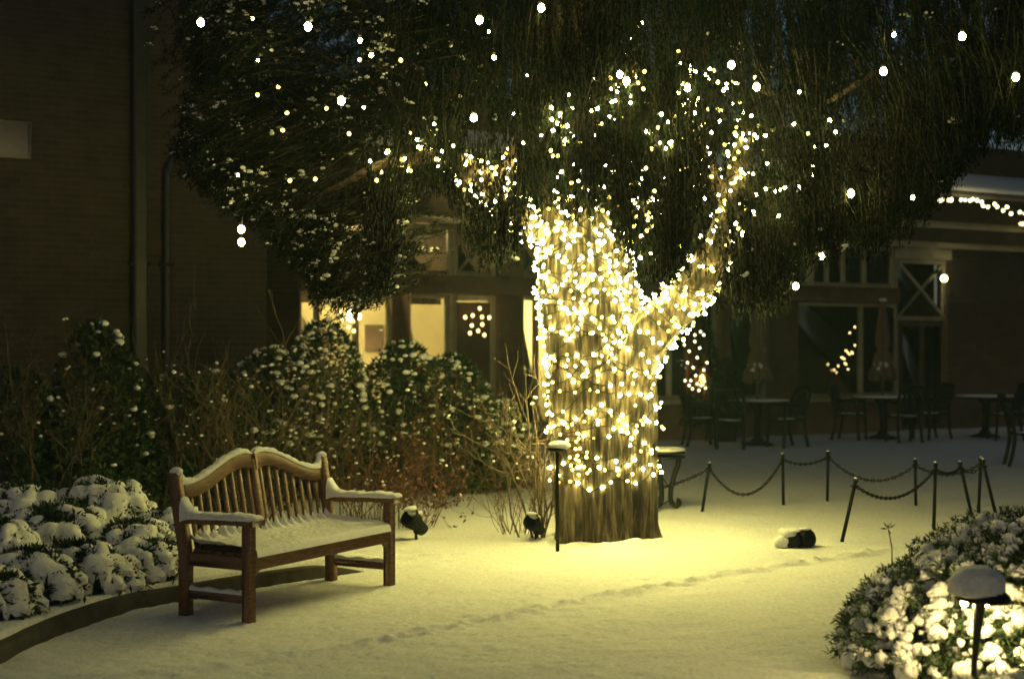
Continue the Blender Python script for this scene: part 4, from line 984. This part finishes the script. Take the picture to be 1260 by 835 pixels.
for i_, (px, D, lt, lp) in enumerate([(932,23.3,'round snow dusted patio table nearest the trunk with a parasol pole through it','closed parasol standing at the near patio table beside the potted shrub'),
                     (1086,25.0,'round snow dusted patio table by the middle window','closed snow flecked parasol at the far patio table between window and door'),
                     (1212,25.3,'round patio table against the plain dark wall at the right',None)]):
    q = ong(px, D)
    a = t1 if i_ == 0 else copy_tree(t1); a.location = tuple(q); tag(a, lt, 'table', 'round patio tables')
    if lp: b = p1 if i_ == 0 else copy_tree(p1); b.location = tuple(q); tag(b, lp, 'parasol', 'closed patio parasols')
q = ong(893, 24.3); pot = leafy_shrub('potted_shrub', 'dark rounded shrub in a clay pot behind the openwork patio chair', (q[0], q[1], .55), .24, .24, .78, 500, .08, .03, M['laurel'], 0, .03, None, 'potted plant', stems=4, lo=0)
m = MB(); m.lathe([(.17,-.57),(.24,-.05),(.26,-.04),(.26,.02),(.22,.02),(.21,-.03),(0,-.03)], n=24); m.build('pot', M['terracotta'], pot, True)
# ------------------------------------------------------------------ restaurant front (runs back to the right at about 30 degrees)
FA = R(30.3); FO = np.array([-3.59, 20.8, 0]); cu, su = math.cos(FA), math.sin(FA)
def fu(px): k = (px-CX)/FX; return (20.8*k+3.59)/(cu-su*k)
def fz(px, py, n=0):
    D = 20.8+su*fu(px); return EYE+(HY-py)/FX*D
def fpn(px, py, n):
    k = (px-CX)/FX; u = (k*(20.8-cu*n)+3.59-su*n)/(cu-su*k); D = 20.8+su*u-cu*n; return np.array([k*D, D, EYE+(HY-py)/FX*D])
def fw(u, n, z): return FO+np.array([cu*u+su*n, su*u-cu*n, z])     # n counts outwards from the wall
bd = empty('restaurant_building', FO, FA, label='long low restaurant front with lit windows, half timbered transoms and a snowy roof', cat='building')
def fb(m, u0, u1, n0, n1, z0, z1, b=.008): return m.bbox(((u0+u1)/2, -(n0+n1)/2, (z0+z1)/2), (abs(u1-u0), abs(n1-n0), abs(z1-z0)), b)
BZ0, BZ1, TZ1 = 2.44, 2.72, 3.52           # beam, top of the transoms
END = fu(1330)
# plain brick: left end, pillars, base wall, right end
def wallpiece(name, u0, u1, z0, z1, n0=-.25, n1=0, mt='brickdark'):
    m = MB(); fb(m, u0, u1, n0, n1, z0, z1); return m.build(name, M[mt], bd)
pil = [(fu(328)-2.5, fu(367)), (fu(484), fu(502)), (fu(612), fu(642)), (fu(690), fu(720)), (fu(884), fu(897)), (fu(945), fu(980)), (fu(1163), END)]
for a, b in pil: wallpiece('pillar', a, b, -.1, BZ0-.002, -.30, .06)
wallpiece('beam', fu(367), fu(1104), BZ0, BZ1, -.28, .10, 'darktrim')
wallpiece('wall', fu(328)-2.5, END, TZ1+.12, 5.6, -.3, 0, 'brick')
wallpiece('wall', fu(328)-2.5, fu(367)-.002, BZ0, TZ1+.118, -.3, .0, 'brick')
wallpiece('wall', fu(1167)+.002, END, BZ0, TZ1+.118, -.3, .0, 'brick')
for a, b, z in [(fu(720), fu(884), .62), (fu(897), fu(945), .62), (fu(980), fu(1108), .60), (fu(367), fu(484), .55), (fu(502), fu(612), .25), (fu(642), fu(690), .25)]:
    wallpiece('base_wall', a+.002, b-.002, -.1, z, -.25, .04, 'brickbase')
    m = MB(); fb(m, a+.004, b-.004, -.2, .16, z+.002, z+.07); m.build('window_sill', M['sill'], bd)
# windows: a frame with posts, one pane
def window(u0, u1, z0, z1, posts_=(), bars=(), fwid=.07, mt='trim', name='window'):
    m = MB(); a, b = -.14, -.04
    fb(m, u0, u0+fwid, a, b, z0, z1); fb(m, u1-fwid, u1, a, b, z0, z1); fb(m, u0+fwid, u1-fwid, a, b, z0, z0+fwid); fb(m, u0+fwid, u1-fwid, a, b, z1-fwid, z1)
    for q in posts_: fb(m, q-.04, q+.04, a+.004, b+.01, z0+fwid, z1-fwid)
    for q in bars: fb(m, u0+fwid, u1-fwid, a+.006, b-.006, q-.03, q+.03)
    o = m.build(name, M[mt], bd); g = MB(); fb(g, u0+fwid*.6, u1-fwid*.6, -.095, -.088, z0+fwid*.6, z1-fwid*.6, .001); g.build('pane', M['glass'], o); return o
wz = BZ0-.006
window(fu(367)+.003, fu(484)-.003, .622, wz, [fu(392), fu(440)])
window(fu(502)+.003, fu(556)-.003, .322, wz)
window(fu(642)+.003, fu(690)-.003, .322, wz, [fu(662)])
dr = window(fu(557), fu(612)-.003, .322, wz, (), (), .10, 'trim', 'door')
window(fu(720)+.003, fu(884)-.003, .692, wz, [fu(826), fu(770)])
window(fu(897)+.003, fu(945)-.003, .692, wz)
window(fu(980)+.003, fu(1108)-.003, .672, wz, [fu(1062)])
d2 = window(fu(1109), fu(1166), .02, 2.10, [fu(1138)], [], .09, 'darktrim', 'door')
m = MB(); m.tube([(fu(1134), .02, 1.0), (fu(1134), -.03, 1.0), (fu(1134), -.03, 1.2), (fu(1134), .02, 1.2)], .012, 6); m.build('handle', M['castiron'], d2)
# transoms: posts, rails and crossed braces
def transom(u0, u1, z0, z1, braces=0, posts_=()):
    o = window(u0, u1, z0, z1, posts_, (), .08, 'trim', 'transom_window'); m = MB(); w = u1-u0-.16; h = z1-z0-.16; c = ((u0+u1)/2, .05, (z0+z1)/2)
    for s in ([1, -1] if braces == 2 else [1]*braces):
        m.bbox((c[0], .045+.01*s, c[2]), (math.hypot(w, h), .05, .055), .004, roty(-s*math.atan2(h, w)))
    if braces: m.build('brace', M['trim'], o)
tzz0, tzz1 = BZ1+.004, TZ1
transom(fu(367), fu(484)-.005, tzz0, tzz1, 0, [fu(425)])
transom(fu(484), fu(560)-.005, tzz0, tzz1)
transom(fu(560), fu(612)-.005, tzz0, tzz1, 1)
wallpiece('pillar', fu(612)+.002, fu(642)-.002, BZ1+.003, TZ1-.002, -.28, .08)
transom(fu(642)+.005, fu(690)-.005, tzz0, tzz1, 1)
transom(fu(690), fu(884)-.005, tzz0, tzz1, 0, [fu(760), fu(826)])
transom(fu(884), fu(945)-.005, tzz0, tzz1, 2)
transom(fu(945), fu(1000)-.005, tzz0, tzz1, 0)
transom(fu(1000), fu(1103)-.005, tzz0, tzz1, 0, [fu(1020), fu(1040), fu(1066)])
transom(fu(1104), fu(1166), 2.12, 3.30, 2)
m = MB(); fb(m, fu(1104), fu(1166)+.1, -.28, .03, 3.305, TZ1-.01); m.build('beam', M['trim'], bd)
m = MB(); fb(m, fu(328)-2.5, END, -.02, .14, TZ1+.003, TZ1+.115); m.build('cornice', M['trim'], bd)
m = MB(); fb(m, fu(1108), END, .005, .07, 3.92, 4.05); m.build('fascia', M['trim'], bd)
# shallow rooms behind the glass
def room(u0, u1, mt, dep=2.2, z1=TZ1-.02, z0=0):
    m = MB(); fb(m, u0, u1, -dep-.1, -dep, z0-.1, z1); fb(m, u0-.1, u0, -dep-.1, -.31, z0-.1, z1); fb(m, u1, u1+.1, -dep-.1, -.31, z0-.1, z1); fb(m, u0, u1, -dep, -.31, z0-.12+(.04 if z0 else 0), z0-.02+(.0 if z0 else 0)); fb(m, u0, u1, -dep, -.31, z1, z1+.1)
    m.build('room', M[mt], bd)
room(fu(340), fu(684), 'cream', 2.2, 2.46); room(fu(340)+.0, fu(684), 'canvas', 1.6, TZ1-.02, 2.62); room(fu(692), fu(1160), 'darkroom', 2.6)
def room_lamp(label, u, n, z, r=.11):
    p = fw(u, n, z); o = empty('pendant_lamp', p, 0, label=label, cat='lamp', group='lamps inside the lit windows')
    V_, F_ = ICO[2]; m = MB(); m.add(V_*np.array([r, r, r*.9]), F_); m.build('lamp_shade', M['roomlamp'], o, True)
    m = MB(); m.tube([(0,0,r*.8),(0,0,2.44-z)], .01, 6); m.build('cord', M['iron'], o)
room_lamp('pendant lamp glowing behind the leftmost lit window', fu(352), -.9, 2.0)
room_lamp('pendant lamp glowing between the boughs and the tall yellow window', fu(468), -1.0, 2.1)
room_lamp('pendant lamp behind the brown pillar beside the star light', fu(628), -1.0, 2.1)
V_, F_ = ICO[2]; m = MB(); m.add(V_*.12, F_); o = m.build('transom_fill_lamp', M['roomlamp'], None, True); o.location = tuple(fw(fu(493), -.5, 3.36)); tag(o, 'unseen fill lamp added behind the timbered transom over the brown pillar', 'lamp')  # glowing ball added out of sight to light the transom panes
def inside(name, label, cat, px, n, z, size, mt):
    m = MB(); m.bbox((0,0,0), size, .01); m.bbox((0,-size[1]*.6,0), (size[0]*.8, size[1]*.4, size[2]*.8), .004); o = m.build(name, M[mt]); o.location = tuple(fw(fu(px), n, z)); o.rotation_euler.z = FA; tag(o, label, cat)
inside('framed_picture', 'small framed picture on the lit wall in the tall yellow window', 'picture', 532, -2.16, 1.75, (.34,.04,.46), 'darktrim')
inside('framed_picture', 'wide framed picture on the lit wall behind the left windows', 'picture', 455, -2.16, 1.7, (.6,.04,.4), 'darktrim')
for px_, w_ in ((380, .34), (462, .62), (529, .62)):
    m = MB(); n_ = 40; rows = [[(x, .018*math.sin(x*60), z) for x in np.linspace(-w_/2, w_/2, n_)] for z in (2.27, 2.33, 2.43)]
    m.grid(np.array(rows).reshape(-1,3), 3, n_); o = m.build('window_blind', M['sill'], bd, True); o.location = (fu(px_), .22, 0)
# table lamp seen through the narrow window beside the trunk
q = fw(fu(651), -.5, 0); o = empty('table_lamp', q, 0, label='bright shaded table lamp behind the narrow window left of the trunk', cat='lamp')
zc = fz(651, 406)+.0; m = MB(); m.lathe([(.17,zc-.22),(.13,zc+.16),(.12,zc+.16),(.16,zc-.22)], n=20); m.build('lamp_shade', M['shade'], o, True)
m = MB(); m.lathe([(.11,.82),(.10,.84),(.03,.88),(.04,1.1),(.02,zc-.1)], n=14); m.build('lamp_base', M['castiron'], o, True)
m = MB(); m.bbox((0,0,.80), (.5,.4,.04)); m.bbox((-.2,0,.38), (.05,.3,.80)); m.bbox((.2,0,.38), (.05,.3,.80)); ot = m.build('side_table', M['wood']); ot.location = tuple(q); tag(ot, 'small wooden table carrying the bright lamp behind the narrow window', 'table')
m = MB(); fb(m, fu(561)+.06, fu(608)-.04, -.13, -.05, .44, wz-.12); m.build('panel', M['darktrim'], dr)
# star ornaments
def star(label, px, py, s, rotation):
    p = fw(fu(px), .14, fz(px, py)); o = empty('star_light', p, FA, label=label, cat='star light', group='star lights of bulbs on the restaurant front')
    pts = [( math.cos(a+rotation)*s*(1 if i_ % 2 == 0 else .55), 0, math.sin(a+rotation)*s*(1 if i_ % 2 == 0 else .55)) for i_, a in enumerate(np.arange(10)/10*2*math.pi)]
    m = MB(); m.tube(pts, .006, 5, closed=True); m.tube([(0,.02,s*.6),(0,.02,s+.25)], .004, 4); m.build('wire_frame', M['iron'], o)
    for q in pts:
        b = bpy.data.objects.new('bulb', ME['star']); C.objects.link(b); b.parent = o; b.location = tuple(np.array(q)+rng.normal(size=3)*np.array([.022,.0,.022]))
star('star of small bulbs hanging on the door right of the tall yellow window', 583, 397, .22, R(90))
star('star of small bulbs half hidden by the hanging boughs at the left windows', 424, 392, .20, R(80))
# rust curtain with a candle lamp, and the lit small tree in the window right of the trunk
m = MB(); n_ = 60; rows = [[(x, .05*math.sin(x*46)+.02*math.sin(x*17), z) for x in np.linspace(-.34,.34,n_)] for z in np.linspace(.70, 2.4, 12)]
m.grid(np.array(rows).reshape(-1,3), 12, n_); o = m.build('curtain', M['curtain'], None, True); o.location = tuple(fw(fu(878), -.38, 0)); o.rotation_euler.z = FA; tag(o, 'rust coloured gathered curtain glowing behind the window right of the trunk', 'curtain')
q = fw(fu(873), -.10, 0); o = empty('candle_lamp', (q[0], q[1], .70), 0, label='small bright candle lamp on the sill before the rust curtain', cat='lamp')
o.location = tuple(fw(fu(874), -.24, .70)); m = MB(); m.lathe([(.05,0),(.05,.02),(.02,.04),(.02,.20)], n=12); m.build('holder', M['castiron'], o, True)
m = MB(); V_, F_ = ICO[2]; m.add(V_*np.array([.05,.05,.11])+np.array([0,0,.32]), F_); m.build('flame_bulb', M['softbulb'], o, True)
q = fw(fu(855), .32, 0); o = empty('small_christmas_tree', (q[0], q[1], 0), 0, label='small dark conifer hung with pale bulbs between trunk and rust curtain', cat='christmas tree')
m = MB(); k = 2600; z = rng.random(k)**1.3*1.75+.28; a = rng.random(k)*6.283; rr = (.42*(1-(z-.28)/1.85))*rng.random(k)**.5
add_leaves(m, np.c_[rr*np.cos(a), rr*np.sin(a), z], np.c_[np.cos(a), np.sin(a), 0*a-.3]+rdir(k)*.5, .10, .018); m.build('foliage', M['needle'], o)
m = MB(); m.tube([(0,0,-.05),(0,0,1.95)], [.03,.008], 8); m.build('trunk', M['limb'], o)
for px, py in [(842,424),(848,432),(855,420),(861,428),(866,412),(843,468),(850,468),(852,478),(858,472),(863,474),(867,469),(856,462),(864,462),(868,477),(846,446),(853,452),(870,446),(858,440),(862,408),(848,474),(860,480),(855,412),(866,455)]:
    b = bpy.data.objects.new('bulb', ME['cool']); C.objects.link(b); b.parent = o
    w = fw(fu(px), .0, 0); k = (px-CX)/FX; D = q[1]-.22; b.location = (k*D-q[0], D-q[1], EYE+(HY-py)/FX*D)
def garland(label, pts, n, D0, name='string_light', me='tiny'):
    c = np.array([fpn(a, b, D0) for a, b in pts]); c = catmull(c, 8); s = np.linspace(0, len(c)-1, n)
    b = np.stack([np.interp(s, np.arange(len(c)), c[:,q]) for q in range(3)], -1)
    return string(label, c, b, me, .004, group='strings of bulbs on the restaurant', jit=.03, name=name)
ME['dim'] = bulb_mesh('glint_dot', .015, 'star'); ME['eave'] = bulb_mesh('eave_bulb', .027, 'coolbulb')
garland('loose row of added glow dots imitating glints in the dark middle window', [(998,432),(1008,450),(1020,448),(1030,458),(1036,440),(1044,452),(1040,430),(1052,436),(1050,405),(1058,402)], 30, -.3, me='dim')  # glow dots added in place of reflected glints
garland('sloping string of pale bulbs along the snowy eave at the far right', [(1155,246),(1180,246),(1205,250),(1230,256),(1262,262),(1290,268)], 25, 1.02, me='eave')
for px, py, lb in [(1152,343,'round wall lamp bulb at the right end of the crossed braces'),]:
    p = fw(fu(px), .20, fz(px, py)); o = empty('wall_lamp', p, FA, label=lb, cat='wall lamp')
    V_, F_ = ICO[2]; m = MB(); m.add(V_*.065, F_); m.build('bulb', M['wall_bulb'], o, True); m = MB(); m.tube([(0,0,.05),(0,.05,.12),(0,.19,.12)], .012, 6); m.lathe([(.05,.0),(.05,.02)], (0,.17,.12), 12, rotx(R(90))); m.build('bracket', M['iron'], o)
p = fw(fu(1240), .4, 4.06); o = empty('soffit_lamp', p, FA, label='small oval lamp fixed under the right eave', cat='lamp')
m = MB(); V_, F_ = ICO[2]; m.add(V_*np.array([.11,.08,.035]), F_); m.build('diffuser', M['star'], o, True); m = MB(); m.bbox((0,0,.05), (.16,.12,.05)); m.tube([(0,0,.07),(0,0,.33)], .02, 8); m.build('mount', M['iron'], o)
# roof with snow on top
m = MB()
def roof(u0, u1, mt, lift):
    poly = [(-.95, 4.42+lift), (3.4, 6.1+lift), (3.4, 6.22+lift), (-.95, 4.54+lift)]
    return MB().prism(poly, 0, u0, u1).build('roof' if not lift else 'snow', M[mt], bd)
roof(fu(328)-2.5, END, 'darktrim', 0)
r_ = roof(fu(328)-2.5, END, 'snow', .123)

# ------------------------------------------------------------------ brown brick wing at the left
WC = np.array([-3.107, 18.0, 0]); wg = empty('brick_wing', WC, FA, label='tall plain brown brick wing at the left with downspouts and a pale panel', cat='building')
m = MB(); m.box((-7.0, 1.45, 4.2), (14.0, 2.9, 8.8)); m.build('wall', M['brick'], wg)
m = MB(); m.bbox((-7.0, 1.4, 8.72), (14.6, 3.6, .22)); m.build('roof', M['darktrim'], wg)
def wu(px): k = (px-CX)/FX; return (18*k+3.107)/(cu-su*k)
def wzp(px, py): return EYE+(HY-py)/FX*(18+su*wu(px))
def pipe(px, w, ztop, elbow=False):
    m = MB(); u = wu(px)
    if elbow: m.tube(catmull([(u,-.07,-.1),(u,-.07,1.2),(u,-.07,ztop-.35),(u+.02,-.07,ztop-.10),(u+.12,-.07,ztop+.05),(u+.45,-.07,ztop+.14)], 5), w, 12)
    else: m.bbox((u,-.08,4.2), (w*2, .12, 8.7), .02)
    o = m.build('downspout', M['pipe'], wg, True)
    if not elbow:
        o.data.polygons.foreach_set('use_smooth', np.zeros(len(o.data.polygons), bool))
    k = MB()
    for z in (1.0, 2.6): k.bbox((u,-.05,z), (w*2+.07,.13,.04), .004)
    k.build('pipe_bracket', M['pipe'], o)
pipe(170, .082, 8, False); pipe(204, .045, wzp(204, 200), True)
m = MB(); u1 = wu(37); m.bbox((u1-.55, -.04, (wzp(20,150)+wzp(20,195))/2), (1.1, .07, wzp(20,150)-wzp(20,195)), .01); o = m.build('wall_panel', M['panelsign'], wg)
m = MB(); m.bbox((u1-.55, -.085, (wzp(20,150)+wzp(20,195))/2), (1.02, .02, (wzp(20,150)-wzp(20,195))*.86), .004); m.build('inset', M['panelsign'], o)
# ------------------------------------------------------------------ night sky, camera, render settings
w = bpy.data.worlds.new('World'); bpy.context.scene.world = w; w.use_nodes = True; nt = w.node_tree
sky = nt.nodes.new('ShaderNodeTexSky'); sky.sky_type = 'NISHITA'; sky.sun_disc = False; sky.sun_elevation = R(14.0); sky.sun_rotation = R(200)
bg = nt.nodes['Background']; nt.links.new(sky.outputs[0], bg.inputs[0]); bg.inputs[1].default_value = SKY
L = bpy.data.lights.new('moon', 'SUN'); L.energy = MOON; L.angle = R(12); L.color = (.75, .9, 1.0)
lo = bpy.data.objects.new('moon', L); C.objects.link(lo); lo.rotation_euler = (R(38), R(-12), R(10))
cam = bpy.data.cameras.new('camera'); co = bpy.data.objects.new('camera', cam); C.objects.link(co)
co.location = (0, 0, EYE); co.rotation_euler = (R(90), 0, 0); cam.sensor_width = 36; cam.lens = FX/1260*36; cam.shift_y = (HY-417.5)/1260
cam.clip_start = .1; cam.clip_end = 600
cam.dof.use_dof = True; cam.dof.focus_distance = 9.8; cam.dof.aperture_fstop = 1.7
sc = bpy.context.scene; sc.camera = co
sc.render.engine = 'CYCLES'
vs = sc.view_settings; vs.view_transform = 'Standard'; vs.look = 'None'; vs.exposure = EXPO; vs.gamma = 1; vs.use_curve_mapping = False
cy = sc.cycles; cy.use_denoising = True; cy.pixel_filter_type = 'BLACKMAN_HARRIS'; cy.filter_width = 1.6; cy.max_bounces = 5; cy.diffuse_bounces = 3; cy.glossy_bounces = 2; cy.transparent_max_bounces = 8; cy.transmission_bounces = 2
cy.use_light_tree = True; cy.sample_clamp_indirect = 3; cy.caustics_reflective = False; cy.caustics_refractive = False

m = bpy.data.materials.new('veil_fill'); m.use_nodes = True; nt = m.node_tree; nt.nodes.clear()
v = nt.nodes.new('ShaderNodeVolumePrincipled'); v.inputs['Color'].default_value = (.58,.92,1.0,1); v.inputs['Density'].default_value = .002  # tinted veil added to lift the blacks and spread glow; the air is clear
o = nt.nodes.new('ShaderNodeOutputMaterial'); nt.links.new(v.outputs[0], o.inputs['Volume'])
b = MB(); b.box((0, 50, 4.4), (124, 144, 12)); h = b.build('added_veil', m); tag(h, kind='stuff')
sc.cycles.volume_bounces = 0

for o in bpy.data.objects:                                   # fallen snow on a plant is a mass nobody could count
    if o.parent is not None and o.name.split('.')[0] == 'snow' and o.parent.name.split('.')[0] in ('snowy_shrub', 'evergreen_shrub', 'needle_shrub', 'bare_shrub', 'cedar_tree', 'patio_chair', 'closed_parasol'): tag(o, kind='stuff')
